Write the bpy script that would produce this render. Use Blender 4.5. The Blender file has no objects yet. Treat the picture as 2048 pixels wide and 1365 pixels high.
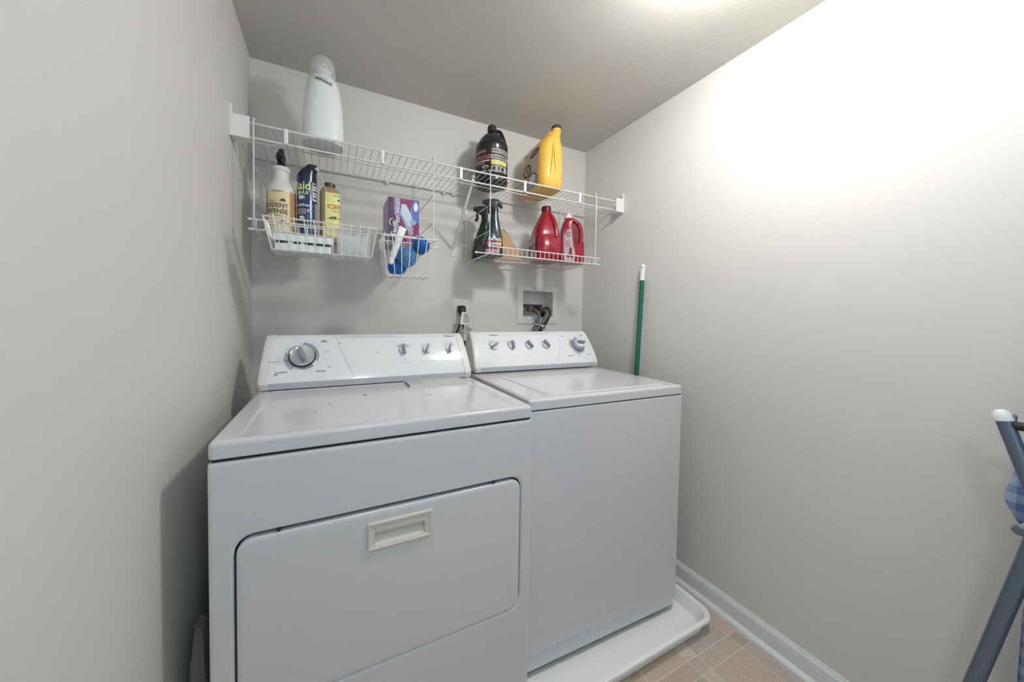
import bpy, bmesh, math, random
from mathutils import Vector, Matrix
R = math.radians
PI = math.pi
random.seed(7)
SC = bpy.context.scene
COL = SC.collection

# ------------------------------------------------------------------ camera
CAMLOC = Vector((0.2934, -1.5953, 1.1655))
cr = Vector((0.9088, -0.4170, 0.0143)).normalized()
cf = Vector((0.4170, 0.9084, -0.0310)); cf = (cf - cf.dot(cr) * cr).normalized()
cu = cr.cross(cf)
cam = bpy.data.cameras.new('camera'); camo = bpy.data.objects.new('camera', cam); COL.objects.link(camo)
M3 = Matrix((cr, cu, -cf)).transposed()
camo.matrix_world = Matrix.Translation(CAMLOC) @ M3.to_4x4()
cam.sensor_fit = 'HORIZONTAL'; cam.sensor_width = 36; cam.lens = 11.536
cam.shift_x = 0.0290; cam.shift_y = -0.01437
cam.clip_start = 0.02; cam.clip_end = 50
SC.camera = camo

# ------------------------------------------------------------------ light and exposure
SC.view_settings.view_transform = 'Standard'
SC.view_settings.look = 'None'
SC.view_settings.gamma = 1
SC.view_settings.use_curve_mapping = False
SC.view_settings.exposure = 0.08
wd = bpy.data.worlds.new('hall_daylight'); SC.world = wd; wd.use_nodes = True
wd.node_tree.nodes['Background'].inputs[0].default_value = (0.78, 0.90, 1.0, 1)
wd.node_tree.nodes['Background'].inputs[1].default_value = 0.6

def area(name, loc, rot, sx, sy, power, col):
    l = bpy.data.lights.new(name, 'AREA'); l.shape = 'RECTANGLE'; l.size = sx; l.size_y = sy
    l.energy = power; l.color = col
    o = bpy.data.objects.new(name, l); o.location = loc; o.rotation_euler = rot; COL.objects.link(o)
    return o
DAY_POWER = 3.5
LAMP_STRENGTH = 138
REAR_LAMP_STRENGTH = 54
LAMP_POS = (1.19, -1.12)
REAR_LAMP_POS = (0.52, -2.02)
# daylight that enters through the open doorway behind the camera
area('doorway_daylight', (0.66, -2.85, 1.15), (R(90), 0, 0), 1.3, 2.0, DAY_POWER, (0.60, 0.85, 1.0))

# ------------------------------------------------------------------ materials
MATS = {}
def mat(name, rgb, rough=0.5, metal=0.0, coat=0.0, trans=0.0, emis=None, estr=0.0, bump=0.0, bscale=200.0, sss=0.0, alpha=1.0, ior=1.45, var=0.0):
    if name in MATS: return MATS[name]
    m = bpy.data.materials.new(name); m.use_nodes = True
    nt = m.node_tree; b = nt.nodes['Principled BSDF']
    b.inputs['Base Color'].default_value = (*rgb, 1)
    b.inputs['Roughness'].default_value = rough
    b.inputs['Metallic'].default_value = metal
    b.inputs['Coat Weight'].default_value = coat
    b.inputs['Coat Roughness'].default_value = 0.08
    b.inputs['Transmission Weight'].default_value = trans
    b.inputs['IOR'].default_value = ior
    b.inputs['Alpha'].default_value = alpha
    if sss: b.inputs['Subsurface Weight'].default_value = sss; b.inputs['Subsurface Radius'].default_value = (0.01, 0.01, 0.008); b.inputs['Subsurface Scale'].default_value = 0.5
    if emis: b.inputs['Emission Color'].default_value = (*emis, 1); b.inputs['Emission Strength'].default_value = estr
    tc = nt.nodes.new('ShaderNodeTexCoord')
    nz = nt.nodes.new('ShaderNodeTexNoise'); nz.inputs['Scale'].default_value = bscale; nz.inputs['Detail'].default_value = 3
    nt.links.new(tc.outputs['Object'], nz.inputs['Vector'])
    if bump:
        bp = nt.nodes.new('ShaderNodeBump'); bp.inputs['Strength'].default_value = bump; bp.inputs['Distance'].default_value = 0.002
        nt.links.new(nz.outputs['Fac'], bp.inputs['Height']); nt.links.new(bp.outputs['Normal'], b.inputs['Normal'])
    if var:
        n2 = nt.nodes.new('ShaderNodeTexNoise'); n2.inputs['Scale'].default_value = 6
        nt.links.new(tc.outputs['Object'], n2.inputs['Vector'])
        mx = nt.nodes.new('ShaderNodeMix'); mx.data_type = 'RGBA'
        mx.inputs[6].default_value = (*[c * (1 - var) for c in rgb], 1); mx.inputs[7].default_value = (*[min(1, c * (1 + var)) for c in rgb], 1)
        nt.links.new(n2.outputs['Fac'], mx.inputs[0]); nt.links.new(mx.outputs[2], b.inputs['Base Color'])
    MATS[name] = m
    return m

mat('wall_paint', (0.665, 0.648, 0.625), 0.55, bump=0.11, bscale=260, var=0.012)
mat('ceiling_paint', (0.60, 0.58, 0.54), 0.8, bump=0.3, bscale=180, var=0.012)
mat('trim_paint', (0.72, 0.735, 0.75), 0.35, bump=0.02)
mat('enamel', (0.625, 0.612, 0.635), 0.20, coat=0.4, bump=0.01, bscale=900)
mat('console_plastic', (0.79, 0.80, 0.83), 0.13, coat=0.5)
mat('console_end', (0.74, 0.73, 0.725), 0.35)
mat('lip_shade_grey', (0.56, 0.58, 0.63), 0.4)
mat('dark_gap', (0.015, 0.016, 0.02), 0.8)
mat('cream_plastic', (0.62, 0.59, 0.545), 0.4)
mat('wire_white', (0.70, 0.69, 0.675), 0.35, coat=0.3)
mat('bracket_white', (0.80, 0.80, 0.80), 0.4)
mat('screw', (0.45, 0.44, 0.42), 0.35, metal=1.0)
mat('chrome', (0.75, 0.75, 0.76), 0.15, metal=1.0)
mat('ink', (0.05, 0.055, 0.07), 0.6)
mat('ink_light', (0.35, 0.37, 0.42), 0.6)
mat('knob_grey', (0.27, 0.31, 0.37), 0.3)
mat('knob_face', (0.74, 0.76, 0.79), 0.25)
mat('knob_clear', (0.62, 0.64, 0.67), 0.14, metal=0.6, coat=0.6)
mat('dial_teal', (0.27, 0.37, 0.40), 0.4)
mat('dial_grey', (0.42, 0.46, 0.53), 0.4)
mat('dial_plum', (0.27, 0.26, 0.31), 0.4)
mat('pan_plastic', (0.89, 0.89, 0.885), 0.45, bump=0.05, bscale=400, var=0.02)
mat('black_rubber', (0.02, 0.02, 0.022), 0.55)
mat('black_gloss', (0.012, 0.012, 0.015), 0.25, coat=0.3)
mat('hose_brown', (0.13, 0.07, 0.055), 0.5)
mat('hose_grey', (0.12, 0.12, 0.13), 0.45)
mat('box_plastic', (0.74, 0.73, 0.71), 0.5)
mat('tag_paper', (0.72, 0.71, 0.68), 0.6)
mat('white_hdpe', (0.80, 0.82, 0.83), 0.3, sss=0.15)
mat('clear_plastic', (0.80, 0.82, 0.82), 0.15, alpha=0.26)
mat('yellow_hdpe', (0.90, 0.53, 0.10), 0.32, sss=0.1)
mat('beige_label', (0.62, 0.50, 0.38), 0.5)
mat('brown_print', (0.10, 0.045, 0.03), 0.5)
mat('orange_print', (0.60, 0.30, 0.14), 0.5)
mat('grey_print', (0.35, 0.35, 0.38), 0.5)
mat('brown_cap', (0.07, 0.04, 0.03), 0.4)
mat('label_red', (0.50, 0.20, 0.18), 0.5)
mat('label_pink', (0.62, 0.40, 0.38), 0.5)
mat('label_grey', (0.36, 0.37, 0.36), 0.5)
mat('label_yellow', (0.68, 0.66, 0.18), 0.5)
mat('label_black', (0.02, 0.012, 0.012), 0.4)
mat('straw_label', (0.78, 0.65, 0.38), 0.45)
mat('amber_plastic', (0.50, 0.30, 0.14), 0.35)
mat('milky_plastic', (0.72, 0.72, 0.70), 0.35, sss=0.1)
mat('can_blue', (0.012, 0.035, 0.13), 0.22, coat=0.6)
mat('can_dark', (0.008, 0.012, 0.05), 0.25, coat=0.4)
mat('raid_green', (0.66, 0.78, 0.32), 0.4)
mat('white_print', (0.78, 0.79, 0.80), 0.5)
mat('tan_plastic', (0.36, 0.25, 0.15), 0.4)
mat('pale_yellow', (0.80, 0.76, 0.30), 0.45)
mat('rust_print', (0.42, 0.09, 0.02), 0.5)
mat('purple_card', (0.085, 0.02, 0.10), 0.3, coat=0.4)
mat('plum_card', (0.26, 0.03, 0.14), 0.3, coat=0.4)
mat('lilac_card', (0.33, 0.27, 0.42), 0.35)
mat('blue_card', (0.10, 0.16, 0.48), 0.35)
mat('sponge_blue', (0.55, 0.65, 0.74), 0.5)
mat('sponge_side', (0.32, 0.43, 0.56), 0.5)
mat('ball_blue', (0.01, 0.14, 0.45), 0.4)
mat('ball_light', (0.10, 0.26, 0.50), 0.4)
mat('green_hdpe', (0.008, 0.035, 0.038), 0.22, coat=0.4)
mat('charcoal', (0.022, 0.024, 0.028), 0.4)
mat('maroon_label', (0.12, 0.015, 0.03), 0.4)
mat('granite_orange', (0.28, 0.09, 0.015), 0.4)
mat('rose_label', (0.50, 0.25, 0.30), 0.4)
mat('pouch_tan', (0.42, 0.28, 0.14), 0.5, bump=0.3, bscale=40)
mat('pouch_clear', (0.60, 0.55, 0.50), 0.3)
mat('red_hdpe', (0.27, 0.006, 0.018), 0.28, coat=0.3)
mat('dark_red', (0.12, 0.004, 0.01), 0.35)
mat('mauve_label', (0.42, 0.32, 0.34), 0.45)
mat('mop_green', (0.005, 0.12, 0.075), 0.3, coat=0.4)
mat('tube_grey', (0.17, 0.21, 0.27), 0.3, metal=0.7)
mat('cap_white', (0.75, 0.77, 0.80), 0.4)
mat('dust_grain', (0.28, 0.25, 0.21), 0.9)
mat('lint', (0.06, 0.055, 0.05), 0.9)
mat('dim_cloth', (0.16, 0.14, 0.14), 0.9)
mat('lamp_glass', (0.9, 0.9, 0.88), 0.4, emis=(1.0, 0.975, 0.95), estr=LAMP_STRENGTH)
mat('cool_lamp_glass', (0.9, 0.9, 0.9), 0.4, emis=(0.72, 0.95, 1.0), estr=REAR_LAMP_STRENGTH)
mat('lamp_base_shield', (0.7, 0.7, 0.68), 0.5)
mat('door_paint', (0.70, 0.71, 0.72), 0.4)

def gingham():
    m = bpy.data.materials.new('blue_gingham'); m.use_nodes = True; nt = m.node_tree; b = nt.nodes['Principled BSDF']
    b.inputs['Roughness'].default_value = 0.85
    tc = nt.nodes.new('ShaderNodeTexCoord'); sp = nt.nodes.new('ShaderNodeSeparateXYZ'); nt.links.new(tc.outputs['Object'], sp.inputs[0])
    outs = []
    for ax, sc in (('Y', 55.0), ('Z', 55.0)):
        mu = nt.nodes.new('ShaderNodeMath'); mu.operation = 'MULTIPLY'; mu.inputs[1].default_value = sc * 2 * PI / 2
        si = nt.nodes.new('ShaderNodeMath'); si.operation = 'SINE'; gt = nt.nodes.new('ShaderNodeMath'); gt.operation = 'GREATER_THAN'; gt.inputs[1].default_value = 0.1
        nt.links.new(sp.outputs[ax], mu.inputs[0]); nt.links.new(mu.outputs[0], si.inputs[0]); nt.links.new(si.outputs[0], gt.inputs[0]); outs.append(gt)
    ad = nt.nodes.new('ShaderNodeMath'); ad.operation = 'ADD'; nt.links.new(outs[0].outputs[0], ad.inputs[0]); nt.links.new(outs[1].outputs[0], ad.inputs[1])
    hf = nt.nodes.new('ShaderNodeMath'); hf.operation = 'MULTIPLY'; hf.inputs[1].default_value = 0.5; nt.links.new(ad.outputs[0], hf.inputs[0])
    mx = nt.nodes.new('ShaderNodeMix'); mx.data_type = 'RGBA'; mx.inputs[6].default_value = (0.30, 0.40, 0.56, 1); mx.inputs[7].default_value = (0.09, 0.15, 0.32, 1)
    nt.links.new(hf.outputs[0], mx.inputs[0]); nt.links.new(mx.outputs[2], b.inputs['Base Color'])
    MATS['blue_gingham'] = m
gingham()

def vinyl():
    m = bpy.data.materials.new('vinyl_floor'); m.use_nodes = True; nt = m.node_tree; b = nt.nodes['Principled BSDF']
    N = nt.nodes.new; L = nt.links.new
    b.inputs['Roughness'].default_value = 0.42
    geo = N('ShaderNodeNewGeometry'); sp = N('ShaderNodeSeparateXYZ'); L(geo.outputs['Position'], sp.inputs[0])
    P = 0.2275
    def M(op, a, c=None, v=None):
        n = N('ShaderNodeMath'); n.operation = op
        L(a, n.inputs[0]) if hasattr(a, 'links') else n.inputs.__getitem__(0).__setattr__('default_value', a)
        if c is not None:
            if hasattr(c, 'links'): L(c, n.inputs[1])
            else: n.inputs[1].default_value = c
        return n.outputs[0]
    res = []
    for ax, off in (('X', 1.393), ('Y', -0.962)):
        q = M('DIVIDE', M('SUBTRACT', sp.outputs[ax], off), P)
        fr = M('FRACT', q); fl = M('FLOOR', q)
        strip = M('LESS_THAN', fr, 0.222)
        d1 = M('LESS_THAN', fr, 0.012); d2 = M('LESS_THAN', M('ABSOLUTE', M('SUBTRACT', fr, 0.222)), 0.008)
        res.append((fl, strip, M('MAXIMUM', d1, d2)))
    idx = M('ADD', M('MULTIPLY', res[0][1], 0.5), M('MULTIPLY', res[1][1], 0.3))
    cmb = N('ShaderNodeCombineXYZ'); L(M('ADD', res[0][0], M('MULTIPLY', res[0][1], 0.37)), cmb.inputs[0]); L(M('ADD', res[1][0], M('MULTIPLY', res[1][1], 0.61)), cmb.inputs[1]); L(idx, cmb.inputs[2])
    wn = N('ShaderNodeTexWhiteNoise'); L(cmb.outputs[0], wn.inputs['Vector'])
    ramp = N('ShaderNodeValToRGB'); e = ramp.color_ramp.elements
    e[0].position = 0; e[0].color = (0.47, 0.38, 0.31, 1); e[1].position = 1; e[1].color = (0.68, 0.59, 0.50, 1)
    x = ramp.color_ramp.elements.new(0.35); x.color = (0.60, 0.48, 0.38, 1)
    x = ramp.color_ramp.elements.new(0.7); x.color = (0.50, 0.43, 0.39, 1)
    L(wn.outputs['Value'], ramp.inputs[0])
    ns = N('ShaderNodeTexNoise'); ns.inputs['Scale'].default_value = 170; ns.inputs['Detail'].default_value = 5; ns.inputs['Distortion'].default_value = 1.5
    L(geo.outputs['Position'], ns.inputs['Vector'])
    r2 = N('ShaderNodeValToRGB'); r2.color_ramp.elements[0].position = 0.32; r2.color_ramp.elements[0].color = (0.55, 0.52, 0.5, 1); r2.color_ramp.elements[1].position = 0.5; r2.color_ramp.elements[1].color = (1, 1, 1, 1)
    L(ns.outputs['Fac'], r2.inputs[0])
    mx = N('ShaderNodeMix'); mx.data_type = 'RGBA'; mx.blend_type = 'MULTIPLY'; mx.inputs[0].default_value = 0.75
    L(ramp.outputs[0], mx.inputs[6]); L(r2.outputs[0], mx.inputs[7])
    line = M('MAXIMUM', res[0][2], res[1][2])
    m2 = N('ShaderNodeMix'); m2.data_type = 'RGBA'; L(line, m2.inputs[0]); L(mx.outputs[2], m2.inputs[6]); m2.inputs[7].default_value = (0.64, 0.57, 0.49, 1)
    L(m2.outputs[2], b.inputs['Base Color'])
    bp = N('ShaderNodeBump'); bp.inputs['Strength'].default_value = 0.3; bp.inputs['Distance'].default_value = 0.001; L(M('SUBTRACT', 1.0, line), bp.inputs['Height']); L(bp.outputs['Normal'], b.inputs['Normal'])
    MATS['vinyl_floor'] = m
vinyl()

# ------------------------------------------------------------------ mesh helpers
_txt = {}
def text_tris(s, bold=False, shear=0.0):
    key = (s, bold, shear)
    if key in _txt: return _txt[key]
    c = bpy.data.curves.new('t', 'FONT'); c.body = s; c.size = 1.0; c.resolution_u = 2; c.shear = shear
    if bold: c.offset = 0.018
    c.align_x = 'CENTER'
    o = bpy.data.objects.new('t', c); COL.objects.link(o)
    dg = bpy.context.evaluated_depsgraph_get(); dg.update()
    me = bpy.data.meshes.new_from_object(o.evaluated_get(dg))
    v = [(p.co.x, p.co.y) for p in me.vertices]; f = [tuple(q.vertices) for q in me.polygons]
    bpy.data.objects.remove(o); bpy.data.curves.remove(c); bpy.data.meshes.remove(me)
    if v:
        x0 = min(a for a, _ in v); x1 = max(a for a, _ in v)
        v = [(a - (x0 + x1) / 2, b - 0.35) for a, b in v]
    _txt[key] = (v, f)
    return _txt[key]

class MB:
    def __init__(s): s.v = []; s.f = []; s.mi = []; s.mats = []
    def m(s, name):
        if name not in s.mats: s.mats.append(name)
        return s.mats.index(name)
    def add(s, vs, fs, mt):
        b = len(s.v); i = s.m(mt)
        s.v += [tuple(p) for p in vs]
        for f in fs: s.f.append(tuple(b + k for k in f)); s.mi.append(i)
        return s
    def box(s, x0, x1, y0, y1, z0, z1, mt):
        vs = [(x, y, z) for z in (z0, z1) for y in (y0, y1) for x in (x0, x1)]
        return s.add(vs, [(0, 2, 3, 1), (4, 5, 7, 6), (0, 1, 5, 4), (2, 6, 7, 3), (0, 4, 6, 2), (1, 3, 7, 5)], mt)
    def loops(s, ls, mt, cap0=True, cap1=True, closed=True):
        n = len(ls[0]); vs = [p for l in ls for p in l]; fs = []
        for k in range(len(ls) - 1):
            for i in range(n if closed else n - 1):
                j = (i + 1) % n
                fs.append((k * n + i, k * n + j, (k + 1) * n + j, (k + 1) * n + i))
        if cap0: fs.append(tuple(range(n - 1, -1, -1)))
        if cap1: fs.append(tuple((len(ls) - 1) * n + i for i in range(n)))
        return s.add(vs, fs, mt)
    def tube(s, pts, r, mt, n=8, closed=False, flat=None, taper=None):
        P = [Vector(p) for p in pts]; ls = []; up = None
        for i, p in enumerate(P):
            if closed: t = P[(i + 1) % len(P)] - P[i - 1]
            else: t = P[min(i + 1, len(P) - 1)] - P[max(i - 1, 0)]
            t.normalize()
            if up is None:
                a = Vector((0, 0, 1)) if abs(t.z) < 0.9 else Vector((1, 0, 0))
                up = t.cross(a).normalized()
            up = (up - up.dot(t) * t).normalized(); w = t.cross(up)
            rr = r if taper is None else r * taper[i]
            ra, rb = (rr, rr) if flat is None else (rr * flat[0], rr * flat[1])
            ls.append([p + up * math.cos(2 * PI * k / n) * ra + w * math.sin(2 * PI * k / n) * rb for k in range(n)])
        if closed:
            ls.append(ls[0]); return s.loops(ls, mt, False, False)
        return s.loops(ls, mt)
    def lathe(s, c, prof, mt, n=32, sx=1, sy=1, axis=None, cap=True):
        # prof: (radius, height) ; axis None = z
        ls = []
        if axis is None:
            for r, h in prof: ls.append([(c[0] + r * sx * math.cos(2 * PI * k / n), c[1] + r * sy * math.sin(2 * PI * k / n), c[2] + h) for k in range(n)])
        else:
            ax = Vector(axis).normalized(); a = ax.orthogonal().normalized(); b = ax.cross(a); c = Vector(c)
            for r, h in prof: ls.append([c + ax * h + a * r * math.cos(2 * PI * k / n) + b * r * math.sin(2 * PI * k / n) for k in range(n)])
        return s.loops(ls, mt, cap, cap)
    def loft(s, secs, mt, n=40, rot=0.0, cap=True, px=None, py=None):
        # secs: (z, cx, cy, rx, ry, exponent)
        ls = []
        for z, cx, cy, rx, ry, e in secs:
            l = []
            for k in range(n):
                a = 2 * PI * k / n; ca, sa = math.cos(a), math.sin(a)
                x = rx * math.copysign(abs(ca) ** (2 / e), ca); y = ry * math.copysign(abs(sa) ** (2 / e), sa)
                l.append((cx + x, cy + y, z))
            ls.append(l)
        if rot:
            c, d = math.cos(rot), math.sin(rot); ox, oy = px, py
            ls = [[(ox + (x - ox) * c - (y - oy) * d, oy + (x - ox) * d + (y - oy) * c, z) for x, y, z in l] for l in ls]
        return s.loops(ls, mt, cap, cap)
    def text(s, t, size, mapper, mt, at=(0, 0), rot=0.0, bold=False, shear=0.0, spread=1.0, align='C'):
        v, f = text_tris(t, bold, shear); c, d = math.cos(rot), math.sin(rot)
        w = max(a for a, _ in v) * size * spread
        dx = {'C': 0, 'L': w, 'R': -w}[align]
        vs = []
        for a, b in v:
            a *= size * spread; b *= size; a += dx
            vs.append(mapper(at[0] + a * c - b * d, at[1] + a * d + b * c))
        return s.add(vs, f, mt)
    def patch(s, u0, u1, v0, v1, mapper, mt, nu=10, nv=2):
        vs = [mapper(u0 + (u1 - u0) * i / nu, v0 + (v1 - v0) * j / nv) for j in range(nv + 1) for i in range(nu + 1)]
        fs = [(j * (nu + 1) + i, j * (nu + 1) + i + 1, (j + 1) * (nu + 1) + i + 1, (j + 1) * (nu + 1) + i) for j in range(nv) for i in range(nu)]
        return s.add(vs, fs, mt)
    def poly(s, pts, mapper, mt): return s.add([mapper(*p) for p in pts], [tuple(range(len(pts)))], mt)
    def ellipse(s, cu, cv, ru, rv, mapper, mt, n=24, rot=0):
        c, d = math.cos(rot), math.sin(rot)
        return s.poly([(cu + ru * math.cos(2 * PI * k / n) * c - rv * math.sin(2 * PI * k / n) * d, cv + ru * math.cos(2 * PI * k / n) * d + rv * math.sin(2 * PI * k / n) * c) for k in range(n)], mapper, mt)
    def sector(s, cu, cv, r0, r1, a0, a1, mapper, mt, n=20, r0b=None, r1b=None):
        vs = []
        for k in range(n + 1):
            a = R(a0 + (a1 - a0) * k / n); q = k / n
            ra = r0 + ((r0b or r0) - r0) * q; rb = r1 + ((r1b or r1) - r1) * q
            vs.append(mapper(cu + ra * math.cos(a), cv + ra * math.sin(a))); vs.append(mapper(cu + rb * math.cos(a), cv + rb * math.sin(a)))
        return s.add(vs, [(2 * k, 2 * k + 2, 2 * k + 3, 2 * k + 1) for k in range(n)], mt)
    def line(s, a, b, w, mapper, mt):
        dx, dy = b[0] - a[0], b[1] - a[1]; l = math.hypot(dx, dy); nx, ny = -dy / l * w / 2, dx / l * w / 2
        n = max(1, int(l / 0.02)); vs = []
        for k in range(n + 1):
            q = k / n; x = a[0] + dx * q; y = a[1] + dy * q
            vs.append(mapper(x + nx, y + ny)); vs.append(mapper(x - nx, y - ny))
        return s.add(vs, [(2 * k, 2 * k + 1, 2 * k + 3, 2 * k + 2) for k in range(n)], mt)
    def xf(s, mtx): s.v = [tuple(mtx @ Vector(p)) for p in s.v]; return s
    def build(s, name, parent=None, smooth=35, bevel=0.0, seg=2, local=False, fixn=True):
        me = bpy.data.meshes.new(name)
        vs = s.v
        if parent is not None and not local:
            inv = parent['_m'] if False else XF[parent.name].inverted()
            vs = [tuple(inv @ Vector(p)) for p in vs]
        me.from_pydata(vs, [], s.f)
        for m_ in s.mats: me.materials.append(MATS[m_])
        for p, i in zip(me.polygons, s.mi): p.material_index = i
        if fixn:
            bm = bmesh.new(); bm.from_mesh(me); bmesh.ops.recalc_face_normals(bm, faces=bm.faces); bm.to_mesh(me); bm.free()
        if smooth:
            me.shade_smooth(); me.set_sharp_from_angle(angle=R(smooth))
        o = bpy.data.objects.new(name, me); COL.objects.link(o)
        if bevel:
            b = o.modifiers.new('bevel', 'BEVEL'); b.width = bevel; b.segments = seg; b.limit_method = 'ANGLE'; b.angle_limit = R(40); b.harden_normals = True
        if smooth and set(s.mats) & {'enamel', 'pan_plastic', 'trim_paint', 'bracket_white', 'cream_plastic', 'console_end'}:
            w_ = o.modifiers.new('normals', 'WEIGHTED_NORMAL'); w_.keep_sharp = True; w_.weight = 80
        if parent is not None: o.parent = parent; XF[o.name] = XF[parent.name]
        return o

XF = {}
def thing(name, label, cat, loc=(0, 0, 0), rotz=0.0, group=None):
    o = bpy.data.objects.new(name, None); COL.objects.link(o); o.empty_display_size = 0.05
    o.location = loc; o.rotation_euler = (0, 0, rotz); o['label'] = label; o['category'] = cat
    if group: o['group'] = group
    XF[o.name] = Matrix.Translation(loc) @ Matrix.Rotation(rotz, 4, 'Z')
    return o
def solo(mb, name, label, cat, loc, group=None, **kw):
    mb.xf(Matrix.Translation(loc).inverted())
    o = mb.build(name, **kw); o.location = loc; o['label'] = label; o['category'] = cat
    if group: o['group'] = group
    XF[o.name] = Matrix.Translation(loc)
    return o
def struct(mb, name, **kw):
    o = mb.build(name, **kw); o['kind'] = 'structure'; XF[o.name] = Matrix.Identity(4); return o
def rr(x0, x1, y0, y1, r, z, n=6):
    out = []
    for cx, cy, a0 in ((x1 - r, y1 - r, 0), (x0 + r, y1 - r, 90), (x0 + r, y0 + r, 180), (x1 - r, y0 + r, 270)):
        for k in range(n + 1):
            a = R(a0 + 90 * k / n); out.append((cx + r * math.cos(a), cy + r * math.sin(a), z))
    return out
def arc(c, r, a0, a1, n, plane='xz'):
    out = []
    for k in range(n + 1):
        a = R(a0 + (a1 - a0) * k / n); u, v = r * math.cos(a), r * math.sin(a)
        out.append({'xz': (c[0] + u, c[1], c[2] + v), 'yz': (c[0], c[1] + u, c[2] + v), 'xy': (c[0] + u, c[1] + v, c[2])}[plane])
    return out

# ------------------------------------------------------------------ room shell
W, H, YR = 1.7055, 2.1744, -2.55
struct(MB().box(-0.1, W + 0.1, YR - 0.9, 0.2, -0.08, 0.0, 'vinyl_floor'), 'floor', smooth=0)
struct(MB().box(-0.1, W + 0.1, YR - 0.1, 0.2, H, H + 0.08, 'ceiling_paint'), 'ceiling', smooth=0)
struct(MB().box(-0.1, 0.0, YR, 0.2, 0, H, 'wall_paint'), 'wall_left', smooth=0)
struct(MB().box(W, W + 0.1, YR, 0.2, 0, H, 'wall_paint'), 'wall_right', smooth=0)
hx0, hx1, hz0, hz1 = 1.274, 1.480, 1.166, 1.314
wb = MB()
xs = [0, hx0, hx1, W]; zs = [0, hz0, hz1, H]
for i in range(3):
    for j in range(3):
        if i == 1 and j == 1: continue
        wb.add([(xs[i], 0, zs[j]), (xs[i + 1], 0, zs[j]), (xs[i + 1], 0, zs[j + 1]), (xs[i], 0, zs[j + 1])], [(0, 1, 2, 3)], 'wall_paint')
wb.box(0, W, 0.12, 0.16, 0, H, 'wall_paint')
struct(wb, 'wall_back', smooth=0, fixn=False)
dx0, dx1, dz = 0.25, 1.07, 2.03
wr = MB(); wr.box(0, dx0, YR - 0.1, YR, 0, H, 'wall_paint'); wr.box(dx1, W, YR - 0.1, YR, 0, H, 'wall_paint'); wr.box(dx0, dx1, YR - 0.1, YR, dz, H, 'wall_paint')
struct(wr, 'wall_rear', smooth=0)
dj = MB(); dj.box(dx0 - 0.06, dx0, YR, YR + 0.015, 0, dz + 0.06, 'trim_paint'); dj.box(dx1, dx1 + 0.06, YR, YR + 0.015, 0, dz + 0.06, 'trim_paint'); dj.box(dx0, dx1, YR, YR + 0.015, dz, dz + 0.06, 'trim_paint')
struct(dj, 'trim_1', bevel=0.003)
def baseboard(name, pts, nrm):
    # profile (out, z)
    prof = [(0, 0), (0.028, 0), (0.0275, 0.006), (0.024, 0.012), (0.018, 0.0165), (0.0125, 0.018), (0.0125, 0.058), (0.0105, 0.0595), (0.0105, 0.0625), (0.0125, 0.064), (0.010, 0.074), (0.007, 0.0765), (0.007, 0.079), (0.0055, 0.083), (0, 0.083)]
    ls = [[(p[0] + nrm[0] * o, p[1] + nrm[1] * o, z) for o, z in prof] for p in pts]
    struct(MB().loops(ls, 'trim_paint'), name, smooth=25)
baseboard('baseboard_right', [(W, YR), (W, 0)], (-1, 0))
baseboard('baseboard_left', [(0, YR), (0, 0)], (1, 0))
baseboard('baseboard_back', [(0, 0), (W, 0)], (0, -1))

# ceiling lamp
def ceiling_lamp(pos, label, glass):
    lt = thing('ceiling_lamp', label, 'ceiling light', (pos[0], pos[1], H))
    MB().lathe((pos[0], pos[1], H), [(0.128, 0), (0.128, -0.016), (0.120, -0.030)], 'lamp_base_shield').build('lamp_base_shield', lt)  # unseen wide base, shaped to keep lamp light off the nearby ceiling
    MB().lathe((pos[0], pos[1], H - 0.030), [(0.072, 0), (0.080, -0.015), (0.078, -0.040), (0.062, -0.062), (0.035, -0.076), (0.008, -0.080)], glass).build('lamp_shade', lt)
ceiling_lamp(LAMP_POS, 'round frosted ceiling lamp over the front of the washing machine', 'lamp_glass')
ceiling_lamp(REAR_LAMP_POS, 'round frosted cool white ceiling lamp behind the camera near the doorway', 'cool_lamp_glass')

# ------------------------------------------------------------------ long wire shelf
SZ = 1.787
sh = thing('wire_shelf', 'long white wire shelf running wall to wall above the washer and dryer', 'shelf', (0.85, 0, SZ))
FY = -0.290
MB().tube([(0.004, FY, SZ - 0.0045), (W - 0.004, FY, SZ - 0.0045)], 0.0034, 'wire_white', 10).build('front_rod', sh)
MB().tube([(0.004, FY + 0.004, 1.738), (W - 0.004, FY + 0.004, 1.738)], 0.0034, 'wire_white', 10).build('front_rod', sh)
MB().tube([(0.006, -0.148, SZ - 0.004), (W - 0.006, -0.148, SZ - 0.004)], 0.0028, 'wire_white', 8).build('middle_rod', sh)
MB().tube([(0.006, -0.012, SZ - 0.004), (W - 0.006, -0.012, SZ - 0.004)], 0.0034, 'wire_white', 8).build('back_rod', sh)
dk = MB(); x = 0.0095
while x < W - 0.01:
    dk.tube([(x, -0.008, SZ), (x, FY, SZ), (x, FY - 0.0035, SZ - 0.002)], 0.0014, 'wire_white', 6); x += 0.0265
dk.build('wire_deck', sh)
for cx in (0.153, 0.468, 0.785, 1.098, 1.419):
    c = MB(); c.loops([rr(cx - 0.0065, cx + 0.0065, FY - 0.0045, FY + 0.006, 0.0035, z, 3) for z in (1.737, 1.739, 1.784, 1.786)], 'bracket_white').build('rod_spacer', sh)
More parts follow.
